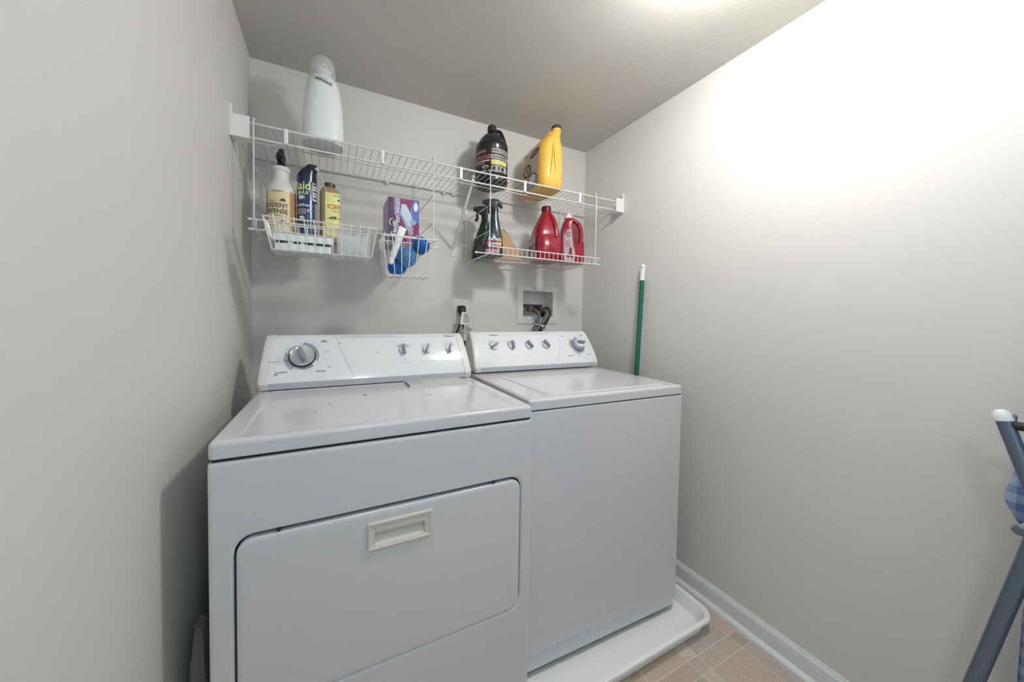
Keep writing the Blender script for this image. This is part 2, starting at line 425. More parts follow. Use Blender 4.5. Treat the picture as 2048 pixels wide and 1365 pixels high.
for s_, wx, nm in ((1, 0.0, 'l'), (-1, W, 'r')):
    b = MB()
    def bx(u0, u1, y0, y1, z0, z1, mt='bracket_white'):
        a, c = wx + s_ * u0, wx + s_ * u1; b.box(min(a, c), max(a, c), y0, y1, z0, z1, mt)
    bx(0.0005, 0.054, -0.3035, -0.2995, 1.727, 1.796)
    bx(0.0005, 0.0525, -0.2994, -0.264, 1.7275, 1.7310)
    bx(0.0005, 0.0055, -0.2994, -0.236, 1.7312, 1.7930)
    bx(0.0007, 0.0075, -0.3030, -0.290, 1.7962, 1.826)
    b.lathe((wx + s_ * 0.007, -0.294, 1.812), [(0.004, 0), (0.0035, 0.0015), (0.001, 0.002)], 'screw', 12, axis=(s_, 0, 0))
    b.build('end_bracket', sh, smooth=0)
for cx in (0.090, 0.527, 0.800, 0.852, 1.293, 1.598):
    c = MB(); c.lathe((cx, -0.002, SZ - 0.008), [(0.011, 0), (0.011, -0.006), (0.008, -0.012), (0.005, -0.020)][::-1], 'bracket_white', 16, axis=(0, 1, 0))
    c = MB(); c.lathe((cx, -0.0005, SZ - 0.010), [(0.010, 0), (0.010, 0.006), (0.0065, 0.011), (0.006, 0.016)], 'bracket_white', 16, axis=(0, -1, 0))
    c.tube(arc((cx, -0.014, SZ - 0.005), 0.0065, -160, 120, 8, 'yz'), 0.0022, 'bracket_white', 6)
    c.build('wall_clip', sh)
bc = MB()
bc.tube([(0.842, -0.286, 1.748), (0.843, -0.280, 1.742), (0.8525, -0.012, 1.512), (0.853, -0.005, 1.500)], 0.0062, 'bracket_white', 8, flat=(1.0, 0.72))
bc.box(0.842, 0.864, -0.004, -0.0005, 1.470, 1.512, 'bracket_white')
bc.tube(arc((0.842, -0.287, 1.755), 0.008, -60, 200, 8, 'yz'), 0.004, 'bracket_white', 6)
bc.lathe((0.853, -0.004, 1.486), [(0.0045, 0), (0.004, 0.002), (0.001, 0.003)], 'screw', 12, axis=(0, -1, 0))
bc.build('support_brace', sh, bevel=0.001)

# ------------------------------------------------------------------ hanging racks
RF, RB = -0.310, -0.030
ZT, ZB = 1.468, 1.437
def rack(label, x0, x1, xf0, lowx0, posts, loc):
    t = thing('hanging_rack', label, 'rack', loc, group=None)
    for sx_ in posts:
        m = MB()
        m.tube([(sx_ + 0.002, RF + 0.030, 1.7985), (sx_, RF + 0.016, 1.7985), (sx_, RF + 0.004, 1.792), (sx_, RF, 1.775), (sx_, RF, 1.60), (sx_, RF, ZB)], 0.0023, 'wire_white', 8)
        m.build('front_post', t)
        m = MB(); m.tube([(sx_ - 0.012, -0.024, 1.794), (sx_ - 0.004, RB + 0.002, 1.776), (sx_, RB, 1.762), (sx_, RB, ZB)], 0.0023, 'wire_white', 8)
        m.build('rear_post', t)
        m = MB()
        for z in (1.645, 1.535): m.tube([(sx_, RF, z), (sx_, RB, z)], 0.0018, 'wire_white', 6)
        m.tube([(sx_, RF, ZB), (sx_, RB, ZB)], 0.0022, 'wire_white', 6)
        m.build('side_wires', t)
    m = MB()
    m.tube([(xf0, RF - 0.003, ZT), (x1, RF - 0.003, ZT)], 0.0026, 'wire_white', 8)
    m.tube([(lowx0, RF - 0.003, ZB - 0.001), (x1, RF - 0.003, ZB - 0.001)], 0.0026, 'wire_white', 8)
    x = xf0 + 0.017
    while x < x1:
        m.tube([(x, RF - 0.0045, ZB - 0.002), (x, RF - 0.0045, ZT + 0.003)], 0.0014, 'wire_white', 6); x += 0.0245
    m.build('front_rail', t)
    m = MB()
    m.tube([(x0, RB + 0.004, ZT + 0.002), (x1, RB + 0.004, ZT + 0.002)], 0.0024, 'wire_white', 8)
    m.tube([(x0, RB + 0.004, ZB), (x1, RB + 0.004, ZB)], 0.0024, 'wire_white', 8)
    x = x0 + 0.008
    while x < x1:
        m.tube([(x, RB + 0.005, ZB), (x, RB + 0.005, ZT + 0.003)], 0.0012, 'wire_white', 6); x += 0.0123
    m.build('rear_rail', t)
    m = MB(); x = x0 + 0.02
    while x < x1:
        m.tube([(x, RF - 0.003, ZB + 0.0015), (x, RB + 0.004, ZB + 0.0015)], 0.0014, 'wire_white', 6); x += 0.0245
    m.tube([(x0, -0.17, ZB - 0.001), (x1, -0.17, ZB - 0.001)], 0.002, 'wire_white', 6)
    m.build('wire_deck', t)
    for xx, z in ((xf0, ZT), (lowx0, ZB - 0.001), (x1, ZT), (x1, ZB - 0.001)):
        m = MB(); m.lathe((xx - 0.006, RF - 0.003, z), [(0.003, 0), (0.0044, 0.003), (0.0044, 0.009), (0.003, 0.012)], 'wire_white', 10, axis=(1, 0, 0)); m.build('rod_tip', t)
    return t
rack('white wire rack hanging at the left end, holding the bug spray and two baskets', 0.050, 0.676, 0.054, 0.056, (0.065, 0.662), (0.36, -0.17, ZB))
rack('white wire rack hanging at the right end, holding the two red jugs', 0.905, 1.532, 0.911, 0.849, (0.913, 1.508), (1.22, -0.17, ZB))

# ------------------------------------------------------------------ wire baskets
def basket(label, tx0, tx1, bx0, bx1, yf_t, yf_b, yr, zt, zb, nf, ns, loc, lvl=0, nb=3, mt='wire_white'):
    t = thing('wire_basket', label, 'basket', loc)
    m = MB(); rim = [(tx0, yf_t, zt), (tx1, yf_t, zt), (tx1, yr, zt + 0.004), (tx0, yr, zt + 0.004)]
    m.tube(rim + [rim[0]], 0.0024, mt, 8)
    for xx in (tx0 + 0.02, tx1 - 0.02): m.tube([(xx, yr, zt + 0.004), (xx, yr - 0.001, ZT + 0.0065), (xx, yr + 0.010, ZT + 0.0065), (xx, yr + 0.013, ZT - 0.004)], 0.002, mt, 6)
    m.build('rim', t)
    m = MB(); bot = [(bx0, yf_b, zb), (bx1, yf_b, zb), (bx1, yr, zb), (bx0, yr, zb)]
    m.tube(bot + [bot[0]], 0.0018, mt, 6)
    for k in range(1, nb + 1):
        y = yf_b + (yr - yf_b) * k / (nb + 1); m.tube([(bx0, y, zb - 0.001), (bx1, y, zb - 0.001)], 0.0013, mt, 6)
    for k in range(nf + 1):
        q = k / nf; xb = bx0 + (bx1 - bx0) * q; m.tube([(xb, yf_b, zb - 0.002), (xb, yr, zb - 0.002)], 0.0013, mt, 6)
    m.build('bottom_grid', t)
    m = MB()
    for k in range(1, nf):
        q = k / nf; xt_ = tx0 + (tx1 - tx0) * q; xb = bx0 + (bx1 - bx0) * q
        m.tube([(xt_, yf_t - 0.002, zt + 0.005), (xt_, yf_t - 0.003, zt), (xb, yf_b - 0.002, zb)], 0.0016, mt, 6)
    m.build('front_grid', t)
    m = MB()
    for k in range(1, nf):
        q = k / nf; xt_ = tx0 + (tx1 - tx0) * q; xb = bx0 + (bx1 - bx0) * q
        m.tube([(xt_, yr, zt + 0.006), (xb, yr, zb)], 0.0015, mt, 6)
    m.build('rear_grid', t)
    for xt_, xb in ((tx0, bx0), (tx1, bx1)):
        m = MB()
        for k in range(ns + 1):
            q = k / ns; yt = yf_t + (yr - yf_t) * q; yb = yf_b + (yr - yf_b) * q
            m.tube([(xt_, yt, zt + 0.003 * q), (xb, yb, zb)], 0.0015, mt, 6)
        for z_ in ([zb + (zt - zb) * j / (lvl + 1) for j in range(1, lvl + 1)]):
            q = (z_ - zb) / (zt - zb); xx = xb + (xt_ - xb) * q; m.tube([(xx, yf_b + (yf_t - yf_b) * q, z_), (xx, yr, z_)], 0.0013, mt, 6)
        m.build('side_grid', t)
    return t
basket('wide shallow white wire basket clipped on the left rack, holding a plastic case', 0.106, 0.434, 0.128, 0.417, -0.428, -0.418, -0.322, 1.455, 1.360, 12, 8, (0.27, -0.37, 1.36), lvl=2)
basket('narrow deep white wire basket holding three blue spiky balls', 0.452, 0.638, 0.470, 0.614, -0.428, -0.420, -0.322, 1.438, 1.306, 6, 4, (0.545, -0.37, 1.306))

# ------------------------------------------------------------------ ball, tube, case in the baskets
def spiky(label, c, r, mt):
    m = MB(); n = 16
    prof = [(r * 0.86 * math.sin(PI * k / 16), -r * 0.86 * math.cos(PI * k / 16)) for k in range(1, 16)]
    m.lathe(c, prof, mt, 24)
    N = 150
    for i in range(N):
        z = 1 - 2 * (i + 0.5) / N; ph = i * PI * (3 - 5 ** 0.5); s = math.sqrt(1 - z * z)
        d = Vector((s * math.cos(ph), s * math.sin(ph), z)); a = d.orthogonal().normalized(); b = d.cross(a); p0 = Vector(c) + d * r * 0.83; p1 = Vector(c) + d * r
        w0, w1 = r * 0.095, r * 0.04
        m.loops([[p0 + (a * math.cos(2 * PI * k / 5) + b * math.sin(2 * PI * k / 5)) * w0 for k in range(5)], [p1 + (a * math.cos(2 * PI * k / 5) + b * math.sin(2 * PI * k / 5)) * w1 for k in range(5)]], mt)
    solo(m, 'dryer_ball', label, 'dryer ball', c, group='blue spiky dryer balls in the small basket', smooth=40)
spiky('dark blue spiky dryer ball on top at the right of the small basket', (0.596, -0.374, 1.425), 0.034, 'ball_blue')
spiky('lighter blue spiky dryer ball in the middle of the small basket', (0.543, -0.378, 1.377), 0.039, 'ball_light')
spiky('blue spiky dryer ball at the bottom left under the white tube', (0.512, -0.358, 1.3415), 0.0340, 'ball_blue')
tb = thing('ointment_tube', 'white squeezed plastic tube leaning cap down in the small basket', 'tube', (0.50, -0.41, 1.34))
a_, b_ = Vector((0.481, -0.406, 1.348)), Vector((0.524, -0.404, 1.478)); ax = (b_ - a_).normalized(); sd = Vector((0, 1, 0)); sd = (sd - sd.dot(ax) * ax).normalized(); wd_ = ax.cross(sd)
def tsec(q, w, d, n=20):
    c = a_ + (b_ - a_) * q; return [c + wd_ * w * math.cos(2 * PI * k / n) + sd * d * math.sin(2 * PI * k / n) for k in range(n)]
MB().loops([tsec(0.13, 0.006, 0.006), tsec(0.16, 0.0095, 0.009), tsec(0.2, 0.0110, 0.010), tsec(0.5, 0.0115, 0.0085), tsec(0.8, 0.0128, 0.005), tsec(0.97, 0.0138, 0.0022), tsec(1.0, 0.0138, 0.0016)], 'white_hdpe').build('tube_body', tb)
m = MB().loops([tsec(-0.02, 0.0085, 0.0085), tsec(0.0, 0.0095, 0.0095), tsec(0.13, 0.0095, 0.0095), tsec(0.15, 0.008, 0.008)], 'cap_white'); m.build('tube_cap', tb)
m = MB()
def tmap(u, v):
    q = 0.25 + u; w = 0.0110 + 0.0028 * q; d = 0.0122 - 0.0098 * q
    c = a_ + (b_ - a_) * q; ang = v / w; return c + wd_ * math.sin(-ang) * (w + 0.0006) - sd * math.cos(ang) * (d + 0.0006)
for k in range(14): m.line((0.05 + k * 0.03, -0.010), (0.05 + k * 0.03, 0.008 if k % 3 else 0.0), 0.0022 * 3, tmap, 'ink_light')
m.build('printed_text', tb, fixn=False)

pc = thing('plastic_case', 'flat white plastic case with a black slot lying in the wide basket', 'case', (0.205, -0.37, 1.362))
m = MB(); m.loops([[(x, y, z) for x, y, _ in rr(0.134, 0.292, -0.408, -0.335, 0.006, 0)] for z in (1.363, 1.366, 1.383, 1.384)], 'white_hdpe').build('tray', pc, bevel=0.0)
m = MB(); m.loops([[(x, y, z) for x, y, _ in rr(0.128, 0.300, -0.411, -0.332, 0.006, 0)] for z in (1.3905, 1.392, 1.410, 1.412)], 'white_hdpe').build('lid', pc)
m = MB()
for q0, q1 in ((0.138, 0.163), (0.166, 0.171), (0.186, 0.204), (0.216, 0.240), (0.245, 0.268), (0.272, 0.290)): m.box(q0, q1, -0.4095, -0.340, 1.3838, 1.3906, 'black_rubber')
m.box(0.134, 0.292, -0.4070, -0.338, 1.383, 1.391, 'white_hdpe'); m.build('slot', pc)
cc = thing('clear_container', 'small clear plastic container in the right end of the wide basket', 'container', (0.365, -0.37, 1.362))
ls = [rr(0.312, 0.412, -0.408, -0.335, 0.010, 1.3635), rr(0.306, 0.420, -0.412, -0.332, 0.012, 1.440), rr(0.303, 0.423, -0.415, -0.330, 0.012, 1.442), rr(0.308, 0.418, -0.410, -0.334, 0.012, 1.440), rr(0.314, 0.410, -0.406, -0.337, 0.010, 1.3655)]
MB().loops(ls, 'clear_plastic').build('tub', cc)
m = MB(); m.lathe((0.335, -0.385, 1.382), [(0.012, -0.008), (0.014, -0.007), (0.014, 0.007), (0.012, 0.008), (0.010, 0.007), (0.010, -0.007), (0.012, -0.008)], 'chrome', 20, axis=(0.3, 1, 0.5), cap=False); m.tube([(0.348, -0.385, 1.380), (0.362, -0.38, 1.373), (0.372, -0.385, 1.378)], 0.0022, 'chrome', 6)
solo(m, 'hose_clamp', 'small shiny metal hose clamp in the wide basket', 'clamp', (0.335, -0.385, 1.368))
m = MB(); m.lathe((0.398, -0.370, 1.383), [(0.016, -0.004), (0.018, -0.002), (0.018, 0.003), (0.016, 0.005)], 'milky_plastic', 24, axis=(0.2, -1, 0.35))
solo(m, 'bottle_lid', 'round milky plastic lid in the right end of the wide basket', 'lid', (0.398, -0.370, 1.367))

# ------------------------------------------------------------------ bottles on the long shelf
DZ = SZ + 0.0018      # top of the deck wires
def cylmap(cx, cy, rfun, z0, ry=None, off=0.0006, th0=-90.0):
    def f(u, v):
        rx_, ry_ = rfun(z0 + v) if callable(rfun) else (rfun, ry or rfun)
        a = R(th0) + u / ((rx_ + ry_) / 2)
        return (cx + (rx_ + off) * math.cos(a), cy + (ry_ + off) * math.sin(a), z0 + v)
    return f
def interp(tab):
    def f(z):
        if z <= tab[0][0]: return tab[0][1:]
        for a, b in zip(tab, tab[1:]):
            if z <= b[0]:
                q = (z - a[0]) / (b[0] - a[0]); return tuple(x + (y - x) * q for x, y in zip(a[1:], b[1:]))
        return tab[-1][1:]
    return f

# white detergent bottle with clear cap
t = thing('detergent_bottle', 'tall white detergent bottle with a clear dosing cap on the long shelf', 'bottle', (0.266, -0.205, DZ))
wbs = [(DZ, 0.266, -0.205, 0.064, 0.056, 2.6), (DZ + 0.004, 0.266, -0.205, 0.069, 0.061, 2.6), (DZ + 0.02, 0.266, -0.205, 0.070, 0.063, 2.5), (DZ + 0.09, 0.266, -0.205, 0.068, 0.063, 2.4), (DZ + 0.15, 0.266, -0.205, 0.065, 0.061, 2.3), (DZ + 0.20, 0.265, -0.205, 0.060, 0.057, 2.2), (DZ + 0.232, 0.265, -0.205, 0.055, 0.053, 2), (DZ + 0.248, 0.264, -0.205, 0.049, 0.049, 2), (DZ + 0.256, 0.264, -0.205, 0.043, 0.043, 2)]
MB().loft(wbs, 'white_hdpe', 56).build('bottle_body', t, smooth=60)
m = MB(); wr_ = interp([(z, rx, ry) for z, _, _, rx, ry, _ in wbs])
wmap = cylmap(0.265, -0.205, wr_, DZ, off=0.0012)
for sgn, pts in ((1, [(-0.022, 0.195), (-0.017, 0.175), (-0.016, 0.155), (-0.022, 0.135), (-0.034, 0.12), (-0.041, 0.10), (-0.042, 0.075), (-0.038, 0.05), (-0.033, 0.03)]), (1, [(0.048, 0.14), (0.046, 0.10), (0.040, 0.06), (0.038, 0.03)])):
    m.tube([wmap(u - 0.002, v) for u, v in pts], 0.0016, 'white_hdpe', 6)
m.build('moulded_grip', t)
m = MB()
st = lambda u, v: (lambda c, s, x, y: cylmap(0.265, -0.205, lambda z: tuple(a + 0.0012 for a in wr_(z)), DZ)(0.004 + x * c - y * s, 0.229 + x * s + y * c))(math.cos(R(-14)), math.sin(R(-14)), u, v)
m.patch(-0.032, 0.032, -0.013, 0.011, st, 'white_print', 14, 4)
stp = lambda u, v: (lambda c, s, x, y: cylmap(0.265, -0.205, lambda z: tuple(a + 0.0020 for a in wr_(z)), DZ)(0.004 + x * c - y * s, 0.229 + x * s + y * c))(math.cos(R(-14)), math.sin(R(-14)), u, v)
random.seed(3); u = -0.028
while u < 0.027:
    w = random.choice((0.0006, 0.001, 0.0016, 0.0022)); m.patch(u, min(u + w, 0.028), -0.011, -0.003, stp, 'ink', 1, 1); u += w + random.choice((0.0007, 0.0012))
for v_ in (0.0005, 0.0035, 0.0065): m.patch(-0.028, 0.010, v_, v_ + 0.0008, stp, 'grey_print', 6, 1)
m.poly([(0.006, 0.006), (0.028, -0.001), (0.028, 0.006)], stp, 'grey_print')
m.build('barcode_sticker', t, fixn=False)
m = MB(); c0 = (0.264, -0.205, DZ + 0.256)
m.lathe(c0, [(0.030, 0), (0.030, 0.012), (0.027, 0.016), (0.027, 0.034), (0.024, 0.038), (0.012, 0.040)], 'white_hdpe', 32)
m.loft([(DZ + 0.290, 0.262, -0.205, 0.015, 0.012, 2), (DZ + 0.304, 0.256, -0.205, 0.010, 0.008, 2), (DZ + 0.312, 0.250, -0.205, 0.006, 0.006, 2)], 'white_hdpe', 20)
m.tube(arc((0.268, -0.215, DZ + 0.306), 0.009, 0, 360, 14), 0.002, 'white_hdpe', 6)
m.build('pour_spout', t)
m = MB(); pr = [(0.0445, -0.008), (0.044, 0.040), (0.041, 0.062), (0.033, 0.075), (0.018, 0.081), (0.002, 0.082)]
m.lathe(c0, pr + [(r - 0.0012 if r > 0.003 else 0.001, h - 0.0012) for r, h in pr[::-1]], 'clear_plastic', 40, cap=False)
m.build('dosing_cap', t); t.scale = (1, 1, 0.955)

# black gallon jug
bj = (0.994, -0.150)
t = thing('degreaser_jug', 'black one gallon degreaser jug with a screw cap on the long shelf', 'jug', (bj[0], bj[1], DZ))
js = [(0, 0.070), (0.004, 0.076), (0.012, 0.078), (0.030, 0.0775), (0.034, 0.0762), (0.160, 0.0762), (0.165, 0.078), (0.182, 0.078), (0.188, 0.0765), (0.193, 0.071), (0.200, 0.069), (0.215, 0.060), (0.235, 0.043), (0.250, 0.026), (0.256, 0.0195), (0.268, 0.0185)]
MB().lathe((bj[0], bj[1], DZ), js and [(r, h) for h, r in js], 'black_gloss', 56).build('jug_body', t)
m = MB(); m.lathe((bj[0], bj[1], DZ + 0.262), [(0.0215, 0), (0.022, 0.004), (0.0215, 0.022), (0.019, 0.025)], 'charcoal', 28); m.build('screw_cap', t)
m = MB(); hd = Vector((0.80, -0.60, 0)).normalized(); hp = [(0.017, 0.258), (0.030, 0.262), (0.042, 0.254), (0.052, 0.232), (0.060, 0.210), (0.064, 0.194)]
m.tube([(bj[0] + hd.x * r, bj[1] + hd.y * r, DZ + h) for r, h in hp], 0.0085, 'black_gloss', 12); m.build('handle', t)
m = MB(); f = cylmap(bj[0], bj[1], 0.0763, DZ, off=0.0006, th0=-117); g = cylmap(bj[0], bj[1], 0.0763, DZ, off=0.0014, th0=-117)
m.patch(-0.13, 0.125, 0.040, 0.155, f, 'label_black', 40, 1)
m.patch(0.0, 0.098, 0.128, 0.149, g, 'label_grey', 14, 1); m.patch(0.0, 0.100, 0.101, 0.121, g, 'label_grey', 14, 1)
m.patch(0.0, 0.086, 0.076, 0.097, g, 'label_yellow', 14, 1); m.patch(0.0, 0.086, 0.044, 0.071, g, 'label_grey', 14, 1)
h2 = cylmap(bj[0], bj[1], 0.0763, DZ, off=0.0021, th0=-117)
m.text('NON-TOXIC', 0.015, h2, 'label_black', (0.044, 0.139), bold=True, spread=1.2); m.text('CLEANER', 0.014, h2, 'label_black', (0.044, 0.111), bold=True, spread=1.3)
for k in range(3): m.patch(0.006, 0.062, 0.080 + k * 0.005, 0.0812 + k * 0.005, h2, 'grey_print', 8, 1)
for uu in (0.006, 0.028, 0.050): m.patch(uu, uu + 0.014, 0.049, 0.066, h2, 'label_black', 3, 1)
m.text('PURPLE', 0.018, g, 'label_pink', (-0.055, 0.138), bold=True); m.text('DEGREASE', 0.026, g, 'label_red', (-0.055, 0.112), bold=True)
m.patch(-0.10, -0.006, 0.090, 0.097, g, 'label_pink', 12, 1); m.text('CLEANER', 0.010, g, 'label_pink', (-0.052, 0.083), bold=True)
m.ellipse(-0.028, 0.066, 0.017, 0.008, g, 'label_grey'); m.text('1 GAL', 0.012, g, 'white_print', (-0.035, 0.048), bold=True)
m.build('label_wrap', t, fixn=False)

# yellow jug seen on its narrow side
t = thing('laundry_jug', 'large yellow laundry detergent jug with a brown cap at the right of the shelf', 'jug', (1.265, -0.18, DZ))
ys = [(DZ, 1.265, -0.180, 0.060, 0.098, 4), (DZ + 0.005, 1.265, -0.180, 0.067, 0.105, 4), (DZ + 0.06, 1.265, -0.180, 0.069, 0.108, 3.6), (DZ + 0.15, 1.267, -0.181, 0.068, 0.107, 3.4), (DZ + 0.20, 1.268, -0.183, 0.064, 0.103, 3.2), (DZ + 0.228, 1.271, -0.190, 0.056, 0.092, 3), (DZ + 0.250, 1.280, -0.208, 0.044, 0.066, 2.6), (DZ + 0.270, 1.291, -0.232, 0.031, 0.037, 2.2), (DZ + 0.290, 1.299, -0.244, 0.024, 0.025, 2), (DZ + 0.302, 1.300, -0.245, 0.0215, 0.0215, 2)]
MB().loft(ys, 'yellow_hdpe', 56).build('jug_body', t, smooth=60)
m = MB(); m.lathe((1.300, -0.245, DZ + 0.300), [(0.0235, 0), (0.024, 0.003), (0.0235, 0.014), (0.021, 0.016)], 'brown_cap', 28); m.build('screw_cap', t)
m = MB(); m.tube([(1.275, -0.262, DZ + 0.262), (1.262, -0.245, DZ + 0.270), (1.258, -0.210, DZ + 0.262), (1.258, -0.160, DZ + 0.250), (1.258, -0.115, DZ + 0.236), (1.258, -0.100, DZ + 0.215)], 0.011, 'yellow_hdpe', 12)
m.build('handle', t)
m = MB()
m.tube([(1.254, -0.287, DZ + 0.21), (1.252, -0.291, DZ + 0.17), (1.247, -0.2915, DZ + 0.12), (1.238, -0.2905, DZ + 0.06)], 0.0035, 'yellow_hdpe', 8, taper=[.6, 1, 1, .3])
m.tube([(1.258, -0.287, DZ + 0.20), (1.260, -0.291, DZ + 0.16), (1.266, -0.2915, DZ + 0.11), (1.272, -0.2905, DZ + 0.07)], 0.0035, 'yellow_hdpe', 8, taper=[.6, 1, 1, .3])
m.build('moulded_grip', t)
m = MB()
def ym(off):
    def f(u, v):
        # left flat side, u runs from the back towards the front
        z = DZ + v; tab = interp([(s[0], s[1] - s[3]) for s in ys]); return (tab(z)[0] - off, -0.180 + u, z)
    return f
f0, f1, f2 = ym(0.0008), ym(0.0016), ym(0.0024)
m.patch(-0.070, 0.072, 0.012, 0.212, f0, 'beige_label', 4, 16)
# circular mark with arm and hammer
m.sector(0.030, 0.112, 0.024, 0.034, 0, 360, f1, 'brown_print', 32); m.ellipse(0.030, 0.112, 0.0235, 0.0235, f1, 'orange_print', 28); m.ellipse(0.030, 0.112, 0.0190, 0.0190, f2, 'beige_label', 28)
f3 = ym(0.0032); m.patch(0.018, 0.034, 0.100, 0.108, f3, 'brown_print', 1, 1); m.patch(0.027, 0.032, 0.104, 0.124, f3, 'brown_print', 1, 2); m.patch(0.020, 0.040, 0.120, 0.126, f3, 'brown_print', 1, 1)
m.ellipse(-0.026, 0.182, 0.040, 0.015, f1, 'brown_print', 28, rot=R(-14)); m.text('CLEAN', 0.015, lambda u, v: f2(-u, v), 'beige_label', (0.027, 0.182), rot=R(14), bold=True)
m.patch(-0.068, 0.070, 0.014, 0.066, f1, 'grey_print', 4, 4); m.ellipse(-0.02, 0.058, 0.032, 0.020, f2, 'white_print', 24, rot=R(-30)); m.patch(0.0, 0.06, 0.050, 0.054, f3, 'orange_print', 2, 1)
m.sector(-0.02, 0.050, 0.032, 0.038, 20, 160, f3, 'brown_print', 16)
m.build('side_label', t, fixn=False)

# ------------------------------------------------------------------ items on the left rack
LZ = ZB + 0.003
t = thing('spray_bottle', 'round white and amber rodent repellent bottle with a black spray top', 'bottle', (0.128, -0.195, LZ))
rs = [(0, .043), (.004, .0455), (.160, .0455), (.168, .0448), (.180, .040), (.192, .031), (.200, .0275), (.222, .0255), (.232, .0252), (.236, .0285), (.247, .0285), (.250, .0265)]
MB().lathe((0.128, -0.195, LZ), [(r, h) for h, r in rs], 'milky_plastic', 44).build('bottle_body', t)
m = MB(); m.lathe((0.128, -0.195, LZ + 0.2495), [(0.0165, 0), (0.0170, 0.006), (0.013, 0.016), (0.011, 0.024)], 'charcoal', 24)
m.loft([(LZ + 0.272, 0.128, -0.200, 0.013, 0.020, 2.6), (LZ + 0.280, 0.128, -0.205, 0.015, 0.028, 2.6), (LZ + 0.292, 0.128, -0.203, 0.013, 0.028, 2.6), (LZ + 0.296, 0.128, -0.200, 0.010, 0.022, 2.6)], 'charcoal', 24)
m.tube([(0.130, -0.222, LZ + 0.280), (0.135, -0.232, LZ + 0.268), (0.140, -0.230, LZ + 0.255)], 0.0045, 'charcoal', 8)
m.lathe((0.128, -0.195, LZ + 0.290), [(0.009, 0), (0.009, 0.024), (0.007, 0.026)], 'charcoal', 16)
m.build('spray_head', t)
m = MB(); f = cylmap(0.128, -0.195, 0.0455, LZ, off=0.0006, th0=-95); g = cylmap(0.128, -0.195, 0.0455, LZ, off=0.0013, th0=-95)
m.patch(-0.075, 0.075, 0.022, 0.158, f, 'straw_label', 40, 1); m.patch(0.036, 0.075, 0.022, 0.158, cylmap(0.128, -0.195, 0.0455, LZ, off=0.001, th0=-95), 'amber_plastic', 12, 1)
m.patch(-0.075, -0.041, 0.022, 0.158, cylmap(0.128, -0.195, 0.0455, LZ, off=0.001, th0=-95), 'amber_plastic', 12, 1)
m.text('RODENT', 0.0215, g, 'ink', (-0.0095, 0.104), bold=True, spread=0.92); m.text('DEFENSE', 0.0215, g, 'ink', (-0.0095, 0.084), bold=True, spread=0.92)
for v_, a0, a1 in ((0.068, -0.03, 0.004), (0.064, -0.026, 0.012), (0.152, -0.02, 0.004), (0.114, -0.02, -0.004)): m.patch(a0, a1, v_, v_ + 0.001, g, 'ink', 6, 1)
m.text('RODENT', 0.006, g, 'ink', (-0.02, 0.119)); m.text('ONE QUART', 0.006, g, 'ink', (-0.004, 0.1535))
def critter(m, g, cu, cv, s, mt, fl=1):
    m.poly([(cu + fl * a * s, cv + b * s) for a, b in ((-1.0, -.5), (-1.05, 0), (-.7, .5), (-.1, .75), (.4, .55), (.8, .35), (1.15, 0), (1.1, -.2), (.8, -.3), (.75, -.6), (.5, -.6), (.45, -.35), (-.2, -.4), (-.3, -.65), (-.6, -.65), (-.65, -.4))], g, mt)
    m.ellipse(cu + fl * .55 * s, cv + .6 * s, .18 * s, .18 * s, g, mt, 10)
    m.line((cu - fl * 1.0 * s, cv - .3 * s), (cu - fl * 1.5 * s, cv - .55 * s), .12 * s, g, mt)
critter(m, g, 0.0135, 0.123, 0.008, 'ink'); critter(m, g, 0.014, 0.046, 0.0095, 'ink')
m.tube([g(u, v) for u, v in ((0.012, 0.078), (0.022, 0.077), (0.027, 0.072), (0.022, 0.066), (0.014, 0.067), (0.006, 0.071), (0.002, 0.068))], 0.0005, 'ink', 4)
m.build('label_wrap', t, fixn=False)

t = thing('insecticide_can', 'dark blue insecticide spray can with a thin straw nozzle', 'can', (0.2105, -0.200, LZ))
MB().lathe((0.2105, -0.200, LZ), [(0.031, 0), (0.0335, 0.002), (0.034, 0.006), (0.0335, 0.010), (0.0335, 0.200), (0.0325, 0.206)], 'can_blue', 44).build('can_body', t)
m = MB(); m.loft([(LZ + 0.206, 0.2105, -0.200, 0.0335, 0.0335, 2), (LZ + 0.232, 0.2105, -0.200, 0.0335, 0.0335, 2), (LZ + 0.252, 0.216, -0.206, 0.025, 0.024, 2.4), (LZ + 0.268, 0.2245, -0.212, 0.014, 0.015, 3), (LZ + 0.271, 0.2245, -0.212, 0.012, 0.013, 3)], 'can_dark', 36)
m.box(0.222, 0.243, -0.228, -0.200, LZ + 0.246, LZ + 0.270, 'black_rubber'); m.build('cap', t)
m = MB(); m.lathe((0.240, -0.226, LZ + 0.257), [(0.005, 0), (0.0045, 0.009), (0.002, 0.012)], 'milky_plastic', 12, axis=(0.9, -0.3, -0.3)); m.tube([(0.246, -0.229, LZ + 0.254), (0.262, -0.234, LZ + 0.220), (0.283, -0.240, LZ + 0.158)], 0.0012, 'milky_plastic', 6); m.build('straw', t)
m = MB(); g = cylmap(0.2105, -0.200, 0.0335, LZ, off=0.0007, th0=-100); h3 = cylmap(0.2105, -0.200, 0.0335, LZ, off=0.0013, th0=-100)
m.text('Raid', 0.043, g, 'raid_green', (-0.012, 0.190), bold=True, spread=0.82); m.text('MAX', 0.019, g, 'raid_green', (-0.006, 0.164), bold=True, shear=0.3)
m.poly([(-0.012 + 0.017 * (1 if k % 2 else 0.45) * math.cos(k * PI / 8), 0.147 + 0.011 * (1 if k % 2 else 0.45) * math.sin(k * PI / 8)) for k in range(16)], g, 'white_print')
m.text('Ant&Roach', 0.0135, g, 'white_print', (-0.006, 0.120), bold=True)
m.patch(-0.030, 0.004, 0.086, 0.106, g, 'mauve_label', 8, 1)
